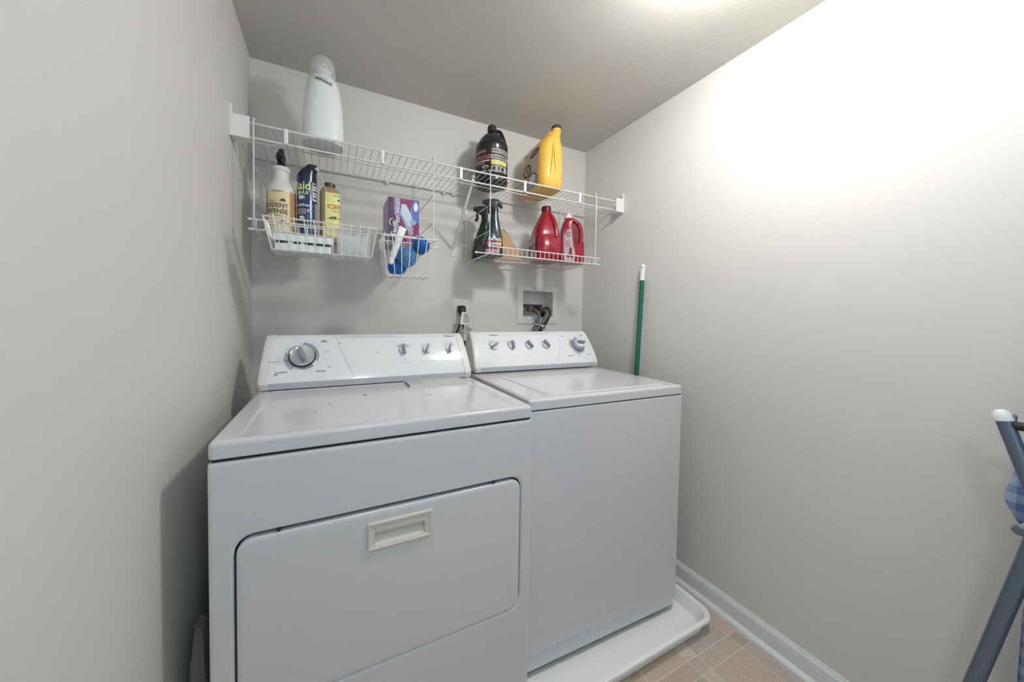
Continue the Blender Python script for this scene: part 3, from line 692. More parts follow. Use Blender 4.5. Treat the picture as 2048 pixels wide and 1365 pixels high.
for k in range(4): m.patch(-0.028, 0.002, 0.088 + k * 0.0045, 0.0892 + k * 0.0045, h3, 'can_dark', 8, 1)
m.patch(0.008, 0.024, 0.096, 0.105, g, 'white_print', 4, 1); m.patch(0.010, 0.022, 0.099, 0.102, h3, 'ink', 4, 1); m.ellipse(-0.010, 0.074, 0.009, 0.006, g, 'white_print', 18)
m.patch(0.026, 0.048, 0.140, 0.205, g, 'white_print', 8, 1); m.patch(0.036, 0.050, 0.030, 0.132, g, 'label_grey', 6, 1)
for k in range(5): m.patch(0.029, 0.045, 0.146 + k * 0.012, 0.154 + k * 0.012, h3, 'grey_print' if k % 2 else 'ink', 5, 1)
m.build('label_wrap', t, fixn=False)

t = thing('granule_bottle', 'tan plastic bottle of animal repellent granules with a yellow label', 'bottle', (0.288, -0.188, LZ))
MB().loft([(LZ, 0.288, -0.188, 0.033, 0.030, 3.2), (LZ + 0.004, 0.288, -0.188, 0.0355, 0.0325, 3.2), (LZ + 0.185, 0.288, -0.188, 0.0355, 0.0325, 3.2), (LZ + 0.198, 0.288, -0.188, 0.031, 0.029, 2.8), (LZ + 0.207, 0.287, -0.188, 0.020, 0.020, 2.2)], 'tan_plastic', 44).build('bottle_body', t)
m = MB(); m.lathe((0.286, -0.188, LZ + 0.207), [(0.0205, 0), (0.0205, 0.014), (0.019, 0.016)], 'brown_cap', 28); m.build('screw_cap', t)
def sq(off):
    def f(u, v):
        u = max(-0.056, min(0.056, u)); e = 3.2; a = R(-90) + u / 0.034
        ca, sa = math.cos(a), math.sin(a); x = (0.0355 + off) * math.copysign(abs(ca) ** (2 / e), ca); y = (0.0325 + off) * math.copysign(abs(sa) ** (2 / e), sa)
        return (0.288 + x, -0.188 + y, LZ + v)
    return f
m = MB(); m.patch(-0.010, 0.050, 0.020, 0.182, sq(0.0007), 'pale_yellow', 20, 1)
g = sq(0.0014); m.text('CRITTER', 0.0215, g, 'rust_print', (0.026, 0.130), bold=True, spread=0.72); m.text('PEST RETREAT', 0.0065, g, 'ink', (0.020, 0.113), spread=0.8); m.text('HAVAHART', 0.006, g, 'ink', (0.018, 0.172), spread=0.9)
m.patch(0.020, 0.034, 0.154, 0.160, g, 'ink', 4, 1)
critter(m, g, 0.008, 0.088, 0.0085, 'ink', 1); critter(m, g, 0.031, 0.088, 0.005, 'ink', -1)
m.build('front_label', t, fixn=False)

t = thing('mop_pad_box', 'purple cardboard box of mop pads standing behind the small basket', 'box', (0.551, -0.21, LZ))
bx0_, bx1_, by0, by1, bz1 = 0.492, 0.612, -0.280, -0.140, 1.622
m = MB(); m.box(bx0_, bx1_, by0, by1, LZ, bz1, 'purple_card')
m.add([(bx0_ - 0.0004, by0, LZ), (bx0_ - 0.0004, by1, LZ), (bx0_ - 0.0004, by1, bz1), (bx0_ - 0.0004, by0, bz1)], [(0, 1, 2, 3)], 'lilac_card')
m.build('carton', t, smooth=0)
m = MB(); F = lambda off: (lambda u, v: (bx0_ + u, by0 - off, LZ + v)); f, g, h3 = F(0.0005), F(0.001), F(0.0015)
hb = bz1 - LZ
m.poly([(0.055, 0.0), (0.120, 0.0), (0.120, hb), (0.040, hb), (0.042, 0.1)], f, 'plum_card')
m.poly([(0.120, 0.085), (0.120, hb), (0.096, hb), (0.084, 0.140), (0.088, 0.110)], g, 'blue_card')
m.poly([(0.020, 0.180), (0.045, 0.182), (0.045, 0.10), (0.022, 0.115)], g, 'lilac_card')
m.poly([(0.050, 0.160), (0.068, 0.160), (0.092, 0.115), (0.088, 0.048), (0.078, 0.048), (0.045, 0.118)], h3, 'sponge_blue')
h4 = F(0.002); m.poly([(0.045, 0.118), (0.048, 0.128), (0.084, 0.062), (0.078, 0.048)], h4, 'sponge_side')
m.patch(0.078, 0.096, 0.042, 0.075, F(0.0026), 'label_grey', 2, 2); m.ellipse(0.095, 0.094, 0.012, 0.012, h4, 'sponge_side', 18); m.ellipse(0.106, 0.155, 0.009, 0.018, h4, 'white_print', 18)
m.text('Swiffer', 0.032, h4, 'white_print', (0.026, 0.072), rot=R(78), bold=True, shear=0.25, spread=0.9)
m.text('WETJET', 0.0165, h4, 'white_print', (0.036, 0.150), rot=R(88), bold=True); m.text('12', 0.014, h4, 'white_print', (0.112, 0.040), rot=R(90), bold=True)
m.sector(0.020, 0.085, 0.014, 0.017, 100, 230, h4, 'white_print'); m.text('MULTI SURFACE', 0.007, h4, 'sponge_blue', (0.088, 0.125), rot=R(90)); m.text('PAD REFILLS', 0.006, h4, 'lilac_card', (0.013, 0.145), rot=R(90))
m.build('printed_front', t, smooth=0, fixn=False)

# ------------------------------------------------------------------ items on the right rack
def trigger_bottle(label, cx, cy, rot, face, loc_group=None):
    t = thing('trigger_spray', label, 'spray bottle', (cx, cy, LZ), rot)
    X = lambda m: m.xf(Matrix.Translation((cx, cy, LZ)) @ Matrix.Rotation(rot, 4, 'Z'))
    s = [(0, 0, 0, .048, .026, 3), (.004, 0, 0, .051, .029, 3), (.045, 0, 0, .051, .030, 2.8), (.085, .001, 0, .046, .029, 2.6), (.120, .004, 0, .036, .027, 2.4), (.155, .007, 0, .026, .022, 2.2), (.185, .009, 0, .018, .017, 2), (.200, .010, 0, .0155, .0155, 2), (.210, .010, 0, .0150, .0150, 2)]
    m = MB(); m.loft(s, 'green_hdpe', 44); X(m).build('bottle_body', t, smooth=60)
    m = MB()
    m.lathe((.010, 0, .205), [(.0165, 0), (.0165, .018), (.013, .022)], 'charcoal', 24)
    m.loft([(.222, .006, 0, .016, .013, 2.6), (.232, .000, 0, .028, .014, 2.6), (.244, -.004, 0, .036, .015, 2.6), (.256, -.003, 0, .034, .014, 2.6), (.262, -.001, 0, .026, .010, 2.4)], 'charcoal', 28)
    m.tube([(.018, 0, .252), (.030, 0, .246), (.038, 0, .232), (.040, 0, .224)], 0.011, 'charcoal', 12, taper=[1, .95, .8, .6])
    m.lathe((-.036, 0, .250), [(.010, 0), (.010, .008), (.0075, .010)], 'black_rubber', 16, axis=(-1, 0, 0))
    X(m).build('spray_head', t)
    m = MB(); m.tube([(-.022, 0, .240), (-.027, 0, .222), (-.026, 0, .205), (-.034, 0, .190)], 0.0055, 'charcoal', 10, flat=(0.8, 1.3)); X(m).build('trigger', t)
    m = MB(); rt = interp([(a[0], a[1], a[3], a[4]) for a in s])
    def fm(off):
        def f(u, v):
            cx_, rx, ry = rt(v); q = max(-0.97, min(0.97, (u - cx_) / rx)); return (u, -(ry + off) * (1 - abs(q) ** 2.6) ** (1 / 2.6), v)
        return f
    if face:
        f, g = fm(0.0012), fm(0.0020)
        def slab(v0, v1, mt, f, ua=-0.9, ub=0.9, n=8):
            for k in range(n):
                va, vb = v0 + (v1 - v0) * k / n, v0 + (v1 - v0) * (k + 1) / n
                ca, ra, _ = rt(va); cb, rb, _ = rt(vb); vs = []
                for q in range(13):
                    w = ua + (ub - ua) * q / 12; vs.append(f(ca + w * ra, va)); vs.append(f(cb + w * rb, vb))
                m.add(vs, [(2 * q, 2 * q + 2, 2 * q + 3, 2 * q + 1) for q in range(12)], mt)
        slab(0.012, 0.030, 'rose_label', f); slab(0.030, 0.075, 'maroon_label', f, -0.9, 0.3); slab(0.030, 0.075, 'granite_orange', f, 0.3, 0.9)
        m.text('Perfect', 0.024, g, 'white_print', (0.010, 0.078), bold=True, spread=0.85); m.text('Granite', 0.024, g, 'white_print', (0.008, 0.057), bold=True, spread=0.85); m.text('DAILY', 0.008, g, 'white_print', (0.008, 0.041)); m.text('MARBLE & STONE', 0.006, g, 'label_grey', (0.006, 0.095))
    m.tube([fm(0.0005)(u, v) for u, v in ((-0.044, 0.02), (-0.041, 0.06), (-0.032, 0.090), (-0.02, 0.105))], 0.0014, 'label_grey', 6)
    X(m).build('front_label', t, fixn=False)
    return t
trigger_bottle('dark green trigger spray bottle with white lettering at the front of the right rack', 0.967, -0.225, R(-22), True)
trigger_bottle('plain dark trigger spray bottle standing behind the lettered one', 0.967, -0.115, R(-25), False)

t = thing('paper_pouch', 'tan wedge shaped pouch leaning beside the dark green spray bottle', 'pouch', (1.085, -0.15, LZ))
def prism(m, pts, y0, y1, mt, sh=0.0): m.loops([[(x, y0, z) for x, z in pts], [(x + sh, y1, z) for x, z in pts]], mt)
m = MB(); prism(m, [(1.005, LZ + 0.001), (1.157, LZ + 0.001), (1.150, 1.478), (1.092, 1.548), (1.055, 1.590), (1.028, 1.588), (1.010, 1.50)], -0.175, -0.130, 'pouch_tan', 0.012); m.build('pouch_body', t, bevel=0.004, seg=3)
m = MB(); prism(m, [(1.026, 1.586), (1.056, 1.590), (1.052, 1.604), (1.022, 1.600)], -0.160, -0.145, 'pouch_clear'); m.tube([(1.050, -0.178, 1.594), (1.096, -0.178, 1.548), (1.154, -0.178, 1.480)], 0.002, 'pouch_clear', 6); m.build('folded_edge', t)

def rot_about(m, cx, cy, a): return m.xf(Matrix.Translation((cx, cy, 0)) @ Matrix.Rotation(a, 4, 'Z') @ Matrix.Translation((-cx, -cy, 0)))
# red square jug
cx, cy, ra = 1.272, -0.206, R(-15)
t = thing('cleaner_jug', 'red square cleaner jug with a dark cap on the right rack', 'jug', (cx, cy, LZ))
rsx = [(LZ, cx, cy, .058, .062, 4), (LZ + .005, cx, cy, .064, .068, 4), (LZ + .13, cx, cy, .064, .068, 3.8), (LZ + .150, cx, cy, .0625, .064, 3.4), (LZ + .175, cx + .001, cy, .055, .056, 3.2), (LZ + .205, cx + .002, cy - .002, .043, .044, 3), (LZ + .235, cx + .003, cy - .004, .029, .030, 2.4), (LZ + .250, cx + .003, cy - .005, .022, .022, 2), (LZ + .258, cx + .003, cy - .005, .021, .021, 2)]
rot_about(MB().loft(rsx, 'red_hdpe', 52), cx, cy, ra).build('jug_body', t, smooth=50)
m = MB(); m.lathe((cx + .003, cy - .005, LZ + .255), [(.0235, 0), (.0235, .020), (.021, .023)], 'dark_red', 26); rot_about(m, cx, cy, ra).build('screw_cap', t)
m = MB(); m.tube([(cx + .014, cy - .026, LZ + .236), (cx + .026, cy - .043, LZ + .208), (cx + .032, cy - .055, LZ + .176), (cx + .034, cy - .063, LZ + .146), (cx + .034, cy - .067, LZ + .115)], .0115, 'red_hdpe', 12); rot_about(m, cx, cy, ra).build('handle', t)
m = MB(); m.loops([[(x, y, z) for x, y, z in pts] for pts in ([(a, cy - .066, LZ + b - 0.0) for a, b, _ in rr(cx - .042, cx + .060, .010, .128, .018, 0)], [(a, cy - .0735, LZ + b) for a, b, _ in rr(cx - .036, cx + .054, .016, .122, .016, 0)])], 'red_hdpe'); rot_about(m, cx, cy, ra).build('front_panel', t, smooth=50)
m = MB(); L_ = lambda off: (lambda u, v: (cx - .064 - off, cy - u, LZ + v)); m.patch(-.055, .050, .018, .125, L_(0.0005), 'mauve_label', 1, 1); m.patch(-.055, .050, .050, .085, L_(0.001), 'dark_red', 1, 1); m.text('PRO', 0.020, L_(0.0015), 'white_print', (0.030, 0.066), bold=True); m.poly([(-.05, .09), (.045, .10), (.04, .12), (-.05, .115)], L_(0.001), 'label_grey')
rot_about(m, cx, cy, ra).build('side_label', t, fixn=False)

# red bottle with loop handle and label
cx, cy, ra = 1.430, -0.222, R(-22)
t = thing('carpet_shampoo_bottle', 'flat red bottle with a loop handle and pale label, right of the square jug', 'bottle', (cx, cy, LZ))
def flat(m, outer, y0, y1, mt, bev=0.012):
    cxm = sum(p[0] for p in outer) / len(outer); czm = sum(p[1] for p in outer) / len(outer)
    sc = lambda k, y: [(cxm + (x - cxm) * k, y, czm + (z - czm) * k) for x, z in outer]
    m.loops([sc(.90, y0), sc(.97, y0 + (y1 - y0) * .08), sc(1, y0 + (y1 - y0) * .3), sc(1, y0 + (y1 - y0) * .7), sc(.97, y0 + (y1 - y0) * .92), sc(.90, y1)], mt)
B = lambda pts: [(cx + a * 1.08, LZ + b) for a, b in pts]
m = MB(); flat(m, B([(-.056, .0), (.050, .0), (.054, .02), (.054, .10), (.052, .115), (.014, .095), (.004, .11), (-.012, .215), (-.006, .238), (-.030, .238), (-.045, .215), (-.058, .16), (-.062, .10), (-.062, .02)]), cy - .034, cy + .034, 'red_hdpe')
rot_about(m, cx, cy, ra).build('bottle_body', t, smooth=45)
m = MB(); m.tube([(cx - .020, cy, LZ + .222), (cx + .006, cy, LZ + .228), (cx + .030, cy, LZ + .212), (cx + .045, cy, LZ + .180), (cx + .048, cy, LZ + .145), (cx + .044, cy, LZ + .108)], .0125, 'red_hdpe', 14, flat=(1.2, 1.0))
m.add([(cx - .012, cy - .004, LZ + .21), (cx + .006, cy - .004, LZ + .10), (cx + .046, cy - .004, LZ + .11), (cx + .046, cy - .004, LZ + .18), (cx + .02, cy - .004, LZ + .222)] + [(cx - .012, cy + .004, LZ + .21), (cx + .006, cy + .004, LZ + .10), (cx + .046, cy + .004, LZ + .11), (cx + .046, cy + .004, LZ + .18), (cx + .02, cy + .004, LZ + .222)], [(0, 1, 2, 3, 4), (9, 8, 7, 6, 5)], 'dark_red')
m.tube([(cx + .004, cy - .020, LZ + .10), (cx - .010, cy - .020, LZ + .205)], .006, 'red_hdpe', 8); m.tube([(cx + .020, cy - .030, LZ + .012), (cx + .020, cy - .030, LZ + .085)], .005, 'red_hdpe', 8); rot_about(m, cx, cy, ra).build('handle', t)
m = MB(); m.lathe((cx - .022, cy, LZ + .236), [(.020, 0), (.020, .016), (.012, .018), (.010, .030), (.006, .031)], 'milky_plastic', 24); rot_about(m, cx, cy, ra).build('pour_cap', t)
m = MB(); L_ = lambda off: (lambda u, v: (cx + u, cy - .0345 - off, LZ + v))
m.poly([(-.050, .018), (.004, .012), (.008, .055), (-.004, .10), (-.016, .175), (-.035, .172), (-.048, .14), (-.052, .10)], L_(0.0008), 'mauve_label')
m.ellipse(-.030, .150, .010, .013, L_(0.0014), 'dark_red', 18); m.ellipse(-.030, .150, .006, .009, L_(0.002), 'mauve_label', 18); m.text('H', .009, L_(0.0026), 'dark_red', (-.030, .150), bold=True)
m.poly([(-.036, .034), (-.006, .030), (.000, .038), (-.010, .050), (-.010, .082), (-.022, .082), (-.024, .052), (-.036, .044)], L_(0.0014), 'dark_red')
for k in range(4): m.patch(-.046, -.020, .088 + k * .008, .090 + k * .008, L_(0.0014), 'dark_red', 1, 1)
rot_about(m, cx, cy, ra).build('front_label', t, fixn=False)

# ------------------------------------------------------------------ appliances
def console_map(u_off, v0, z0, v1, z1, bulge):
    e = Vector((0, v1 - v0, z1 - z0)); Lc = e.length; e.normalize(); n = Vector((0, -e.z, e.y))
    def f(u, s, off=0.0):
        q = s / Lc; b = bulge * 4 * q * (1 - q); db = bulge * 4 * (1 - 2 * q) / Lc
        nn = (n - e * db).normalized()
        p = Vector((0, v0, z0)) + e * s + n * b + nn * off
        return Vector((u_off + u, p.y, p.z))
    return f, Lc, n
def console(t, width, v0, z0, v1, z1, bulge=0.009, taper=0.012):
    f, Lc, n = console_map(0, v0, z0, v1, z1, bulge)
    prof = [Vector((0, v0 + 0.020, z0 - 0.009)), Vector((0, v0 + 0.012, z0 - 0.008)), f(0, 0.0125) + Vector((0, 0.001, -0.002))]
    prof += [f(0, 0.015)]
    mats_ = None
    front = [f(0, 0.015 + (Lc - 0.025) * k / 10) for k in range(1, 11)]
    top = [f(0, Lc - 0.004) + Vector((0, 0.002, 0.001)), Vector((0, v1 + 0.010, z1 + 0.004)), Vector((0, v1 + 0.022, z1 + 0.004))]
    back = [Vector((0, v1 + 0.045, z1 - 0.01)), Vector((0, v1 + 0.06, z0 - 0.009))]
    allp = prof + front + top + back
    def tx(p, side, ins=0.0):
        q = max(0, (p.z - z0) / (z1 - z0)); return (ins + taper * q if side == 0 else width - ins - taper * q)
    m = MB(); EW = 0.030
    ls = [[(tx(p, s_, EW - 0.004), p.y, p.z) for p in allp] for s_ in (0, 1)]
    # lip strip in grey-blue, underside shade put into its colour, rest panel white
    nP = len(allp); vs = ls[0] + ls[1]
    fs_lip = [(i, i + 1, nP + i + 1, nP + i) for i in range(0, 3)]; fs = [(i, (i + 1) % nP, nP + (i + 1) % nP, nP + i) for i in range(3, nP)]
    m.add(vs, fs, 'console_plastic'); m.add(vs, fs_lip, 'lip_shade_grey'); m.add(vs, [tuple(range(nP)), tuple(range(2 * nP - 1, nP - 1, -1))], 'console_end')
    m.build('console_panel', t, local=True, smooth=50)
    cen = Vector((0, v1 + 0.01, (z0 + z1) / 2))
    for s_ in (0, 1):
        def ring(ins, k):
            out = []
            for p in allp:
                q = cen + (p - cen) * k; out.append((tx(p, s_, ins), q.y, q.z))
            return out
        m = MB(); m.loops([ring(EW, 1.004), ring(EW - 0.001, 1.012), ring(0.012, 1.012), ring(0.005, 0.985), ring(0.0015, 0.94), ring(0.0, 0.88)], 'console_end')
        m.build('console_end_cap', t, local=True, smooth=55)
    return f, Lc
def knob(t, f, u, s, r, ang, face='knob_face', depth=0.014, big=False):
    p0 = f(u, s); p1 = f(u, s, 0.01); n = (p1 - p0).normalized(); ex = Vector((1, 0, 0)); ey = n.cross(ex).normalized()
    if big == 'dryer':
        m = MB(); m.lathe(p0, [(r * 1.06, 0.0003), (r * 1.06, 0.004), (r * 1.0, 0.006)], 'black_rubber', 44, axis=n)
        m.lathe(p0 + n * 0.004, [(r * 0.99, 0), (r * 0.97, 0.010), (r * 0.88, 0.014), (r * 0.80, 0.012)], 'knob_clear', 44, axis=n)
        m.lathe(p0 + n * 0.012, [(r * 0.80, 0), (r * 0.78, 0.0035)], 'knob_face', 44, axis=n); k = m.build('dial', t, local=True); top = 0.0150; gl = 0.74
    elif big == 'washer':
        m = MB(); m.lathe(p0, [(r, 0.0003), (r * 1.0, 0.010), (r * 0.92, 0.015), (r * 0.70, 0.017)], 'knob_grey', 44, axis=n)
        m.lathe(p0 + n * 0.012, [(r * 0.72, 0), (r * 0.70, 0.016), (r * 0.66, 0.018)], 'knob_face', 40, axis=n); k = m.build('dial', t, local=True); top = 0.029; gl = 0.66
    else:
        m = MB(); m.lathe(p0, [(r, 0.0003), (r * 0.98, 0.007), (r * 0.90, 0.009)], 'knob_face', 30, axis=n)
        m.sector(0, 0, r * 0.96, r * 1.05, 150, 300, lambda a, b: p0 + n * 0.004 + ex * a + ey * b, 'knob_grey', 16)
        k = m.build('knob', t, local=True); top = 0.0085; gl = 1.22
    d = ex * math.cos(R(ang)) + ey * math.sin(R(ang)); w = n.cross(d)
    L0 = r * gl; wd0 = r * (0.22 if big else 0.30); hgt = 0.016 if big else 0.017
    lp = []
    for k_ in range(20):
        a = 2 * PI * k_ / 20; ca, sa = math.cos(a), math.sin(a); lp.append((math.copysign(abs(ca) ** .8, ca) * L0, math.copysign(abs(sa) ** .8, sa) * wd0))
    m = MB(); m.loops([[p0 + n * (top - 0.001) + d * a * 1.0 + w * b * 1.25 for a, b in lp], [p0 + n * (top + hgt * .7) + d * a * .97 + w * b * .85 for a, b in lp], [p0 + n * (top + hgt) + d * a * .90 + w * b * .6 for a, b in lp]], 'knob_grey')
    kk = m.build('knob_grip', k, local=True, smooth=50)
    return k

def laundry_body(t, Wd, Dp, z0, zt, lid_z, r=0.012, crease=None):
    pass

# dryer
DX, DY, DW, DD = 0.0757, -0.8154, 0.737, 0.640
dr = thing('dryer', 'white front loading clothes dryer against the left wall', 'dryer', (DX, DY, 0), R(-0.12))
bz = 0.874
hx0_, hx1_, hz0_, hz1_ = 0.0385, 0.7055, 0.336, 0.7205   # door opening in the front panel
m = MB()
out = rr(0, DW, 0.02, bz, 0.006, 0, 4)
def fr(pts, v): return [(a, v, b) for a, b, _ in pts]
OR = 0.035
hole = lambda k, v: fr(rr(hx0_ + k, hx1_ - k, hz0_ + k, hz1_ - k, OR, 0, 4), v)
# front ring: outer rounded edge to hole
outer_f = fr(rr(0.005, DW - 0.005, 0.024, bz - 0.005, 0.006, 0, 4), 0.0)
outer_b = fr(rr(0.0, DW, 0.02, bz, 0.006, 0, 4), 0.006)
outer_e = fr(rr(0.0, DW, 0.02, bz, 0.006, 0, 4), DD)
m.loops([outer_e, outer_b, fr(rr(0.0015, DW - 0.0015, 0.0215, bz - 0.0015, 0.006, 0, 4), 0.0018), outer_f, fr(rr(0.010, DW - 0.010, 0.029, bz - 0.010, 0.006, 0, 4), 0.0), hole(-0.006, 0.0), hole(-0.002, 0.0), hole(0.002, 0.004), hole(0.002, 0.020)], 'enamel', cap0=True, cap1=False)
m.build('cabinet', dr, local=True, smooth=40)
m = MB(); m.add(hole(0.0, 0.018), [tuple(range(len(hole(0, 0))))], 'dark_gap')
m.box(0.006, DW - 0.006, 0.006, DD - 0.01, bz - 0.004, bz + 0.008, 'dark_gap'); m.box(0.02, DW - 0.02, 0.03, DD, 0.0, 0.025, 'dark_gap')
m.build('gap_backing', dr, local=True)
dg = 0.0062
dp = lambda k, v: fr(rr(hx0_ + dg + k, hx1_ - dg * 0.8 - k, hz0_ + dg * 0.5 + k, hz1_ - dg * 1.5 - k, OR - 0.006, 0, 5), v)
m = MB(); m.loops([dp(0, 0.015), dp(0, 0.0035), dp(0.0012, 0.0008), dp(0.005, -0.0012), dp(0.012, -0.0015), dp(0.016, -0.0015), fr(rr(0.292 + .006, 0.445 - .006, 0.6205 + .006, 0.6865 - .006, .003, 0, 5), -0.0015)], 'enamel', cap0=False, cap1=False)
door = m.build('door', dr, local=True, smooth=45)
# recessed handle (thing > door > handle)
hu0, hu1, hv0, hv1 = 0.292, 0.445, 0.6205, 0.6865
yb = -0.0015
R_ = lambda a, b, c, d, r, v, n=3: fr(rr(a, b, c, d, r, 0, n), v)
m = MB(); m.loops([R_(hu0, hu1, hv0, hv1, .004, yb + .001), R_(hu0 + .0008, hu1 - .0008, hv0 + .0008, hv1 - .0008, .004, yb - .0045), R_(hu0 + .004, hu1 - .004, hv0 + .004, hv1 - .004, .003, yb - .0058), R_(hu0 + .009, hu1 - .009, hv0 + .009, hv1 - .009, .002, yb - .0030), R_(hu0 + .016, hu1 - .018, hv0 + .0105, hv1 - .024, .0015, yb - .0030), R_(hu0 + .017, hu1 - .019, hv0 + .0115, hv1 - .025, .0015, yb - .0020)], 'cream_plastic', cap0=False, cap1=False)
ia, ib, ic, id_ = hu0 + .017, hu1 - .019, hv0 + .0115, hv1 - .025
m.add([(ia, yb - .002, ic), (ib, yb - .002, ic), (ib - .004, .010, ic + .013), (ia + .004, .010, ic + .013), (ia + .004, .012, id_), (ib - .004, .012, id_), (ib, yb - .002, id_), (ia, yb - .002, id_)], [(0, 1, 2, 3), (3, 2, 5, 4), (4, 5, 6, 7), (0, 3, 4, 7), (1, 6, 5, 2)], 'cream_plastic')
m.text('HEAVY DUTY', 0.0105, lambda u, v: (u, yb - .0036, v), 'box_plastic', ((hu0 + hu1) / 2 - .002, hv1 - .0170), bold=True, spread=1.15)
m.build('handle', door, local=True, smooth=30, fixn=False)
for uu in (0.118, 0.6165):
    m = MB(); m.lathe((uu, 0.003, hz1_ - 0.004), [(0.0045, 0), (0.004, 0.003), (0.002, 0.004)], 'black_rubber', 12, axis=(0, -1, 0)); m.build('door_screw', dr, local=True)
# lid / top
def topsheet(m, w, d, z0, z1, ring, mt='enamel'):
    ls = [rr(0.002, w - 0.002, 0.002, d, 0.010, z0, 6), rr(0, w, 0, d, 0.012, z0 + 0.003, 6), rr(0, w, 0, d, 0.012, z1 - 0.010, 6), rr(0.0012, w - 0.0012, 0.0012, d - .001, 0.012, z1 - 0.005, 6), rr(0.004, w - 0.004, 0.004, d - .004, 0.012, z1 - 0.0015, 6), rr(0.010, w - 0.010, 0.010, d - .01, 0.012, z1, 6)]
    ls += ring; m.loops(ls, mt)
m = MB(); topsheet(m, DW, DD, 0.880, 0.9145, [rr(0.040, DW - 0.040, 0.014, 0.448, 0.008, 0.9145, 6), rr(0.044, DW - 0.044, 0.018, 0.444, 0.008, 0.9150, 6), rr(0.048, DW - 0.048, 0.022, 0.440, 0.008, 0.9140, 6), rr(0.053, DW - 0.053, 0.030, 0.435, 0.008, 0.9125, 6)]); m.build('top_panel', dr, local=True, smooth=45)
m = MB(); pts = rr(0.463, 0.688, 0.358, 0.470, 0.004, 0, 4); m.loops([[(a, b, z) for a, b, _ in pts] for z in (0.9125, 0.9165)] + [rr(0.466, 0.685, 0.361, 0.468, 0.004, 0.9175, 4)], 'enamel')
m.loops([rr(0.512, 0.672, 0.392, 0.47, 0.004, 0.917, 4), rr(0.512, 0.672, 0.392, 0.47, 0.004, 0.9195, 4), rr(0.515, 0.669, 0.395, 0.468, 0.004, 0.9205, 4)], 'cream_plastic')
m.loops([rr(0.4625, 0.4665, 0.360, 0.430, 0.001, 0.9172, 2), rr(0.4625, 0.4665, 0.360, 0.430, 0.001, 0.9180, 2)], 'dark_gap')
m.build('lint_screen_cover', dr, local=True, smooth=40)
DC = (0.440, 0.926, 0.540, 1.085)
f, Lc = console(dr, DW, *DC)
g = lambda u, s: f(u, s, 0.0007); g2 = lambda u, s: f(u, s, 0.0011)
m = MB()
m.line((0.222, 0.193), (0.232, 0.175), 0.0008, g, 'ink_light'); m.line((0.232, 0.175), (0.262, 0.085), 0.0008, g, 'ink_light'); m.line((0.262, 0.085), (0.290, 0.020), 0.0008, g, 'ink_light')
m.line((0.228, 0.178), (0.632, 0.180), 0.0007, g, 'ink_light'); m.text('HEAVY DUTY  SUPER CAPACITY PLUS  COMMERCIAL QUALITY', 0.0052, g, 'ink_light', (0.34, 0.184), spread=1.3)
m.text('Whirlpool', 0.0108, g, 'ink', (0.664, 0.180), shear=0.3, bold=True)
m.text('AUTOMATIC', 0.0064, g, 'ink', (0.048, 0.050), bold=True, align='L'); m.text('DRY', 0.0064, g, 'ink', (0.048, 0.0425), bold=True, align='L')
m.text('TIMED', 0.0060, g, 'ink', (0.182, 0.167), bold=True, align='L'); m.text('DRYING', 0.0060, g, 'ink', (0.182, 0.1605), bold=True, align='L')
m.text('FLUFF AIR', 0.0064, g, 'ink', (0.183, 0.048), bold=True)
m.text('Energy Preferred', 0.0056, g, 'ink', (0.068, 0.088), bold=False, align='R')
for vv, s_ in (('Less Dry', 0.107), ('Very Dry', 0.098), ('More Dry', 0.079)): m.text(vv, 0.0050, g, 'ink_light', (0.066, s_), align='R')
m.text('WRINKLE', 0.0050, g, 'ink_light', (0.084, 0.137)); m.text('GUARD', 0.0050, g, 'ink_light', (0.084, 0.131))
for vv, a, s_ in (('Start', 0.134, 0.166), ('80', 0.152, 0.161), ('70', 0.164, 0.155), ('60', 0.173, 0.146), ('50', 0.181, 0.136), ('Heavy Dry', 0.199, 0.123), ('Normal Dry', 0.200, 0.117), ('30', 0.186, 0.110), ('Delicate', 0.196, 0.092), ('OFF', 0.178, 0.078), ('OFF', 0.113, 0.157), ('OFF', 0.113, 0.056), ('20', 0.134, 0.052), ('10', 0.151, 0.052), ('5', 0.166, 0.057)): m.text(vv, 0.0050, g, 'ink_light', (a, s_))
m.text('T E M P E R A T U R E', 0.0054, g, 'ink_light', (0.476, 0.066)); m.text('W R I N K L E   G U A R D', 0.0054, g, 'ink_light', (0.562, 0.066))
m.text('P U S H   T O   S T A R T', 0.0054, g, 'ink_light', (0.650, 0.066))
for vv, a, s_ in (('LOW', 0.448, 0.142), ('DELICATE', 0.446, 0.137), ('MEDIUM', 0.469, 0.147), ('HIGH', 0.494, 0.143), ('COTTON', 0.494, 0.138), ('AIR', 0.469, 0.080), ('ONLY', 0.469, 0.075), ('ON', 0.540, 0.142), ('END OF CYCLE', 0.655, 0.149), ('OFF', 0.635, 0.142)): m.text(vv, 0.0046, g, 'ink_light', (a, s_))
U, S = 0.126, 0.104
m.sector(U, S, 0.042, 0.056, 88, -22, g, 'dial_teal', 28, r1b=0.050); m.sector(U, S, 0.042, 0.050, -45, -98, g, 'dial_plum', 14, r1b=0.046); m.sector(U, S, 0.042, 0.054, 160, 238, g, 'dial_grey', 22, r1b=0.057); m.sector(U, S, 0.046, 0.0475, 115, 158, g, 'ink', 12); m.line((U - 0.041, S - 0.012), (U - 0.056, S - 0.014), 0.0012, g2, 'ink')
for uu in (0.469, 0.560, 0.655): m.sector(uu, 0.119, 0.017, 0.027, 28, 152, g, 'dial_grey' if uu < .5 else 'sponge_blue', 16)
m.line((DW - 0.0315 - 0.012, 0.199), (DW - 0.0315 - 0.001, 0.016), 0.0009, g, 'ink_light')
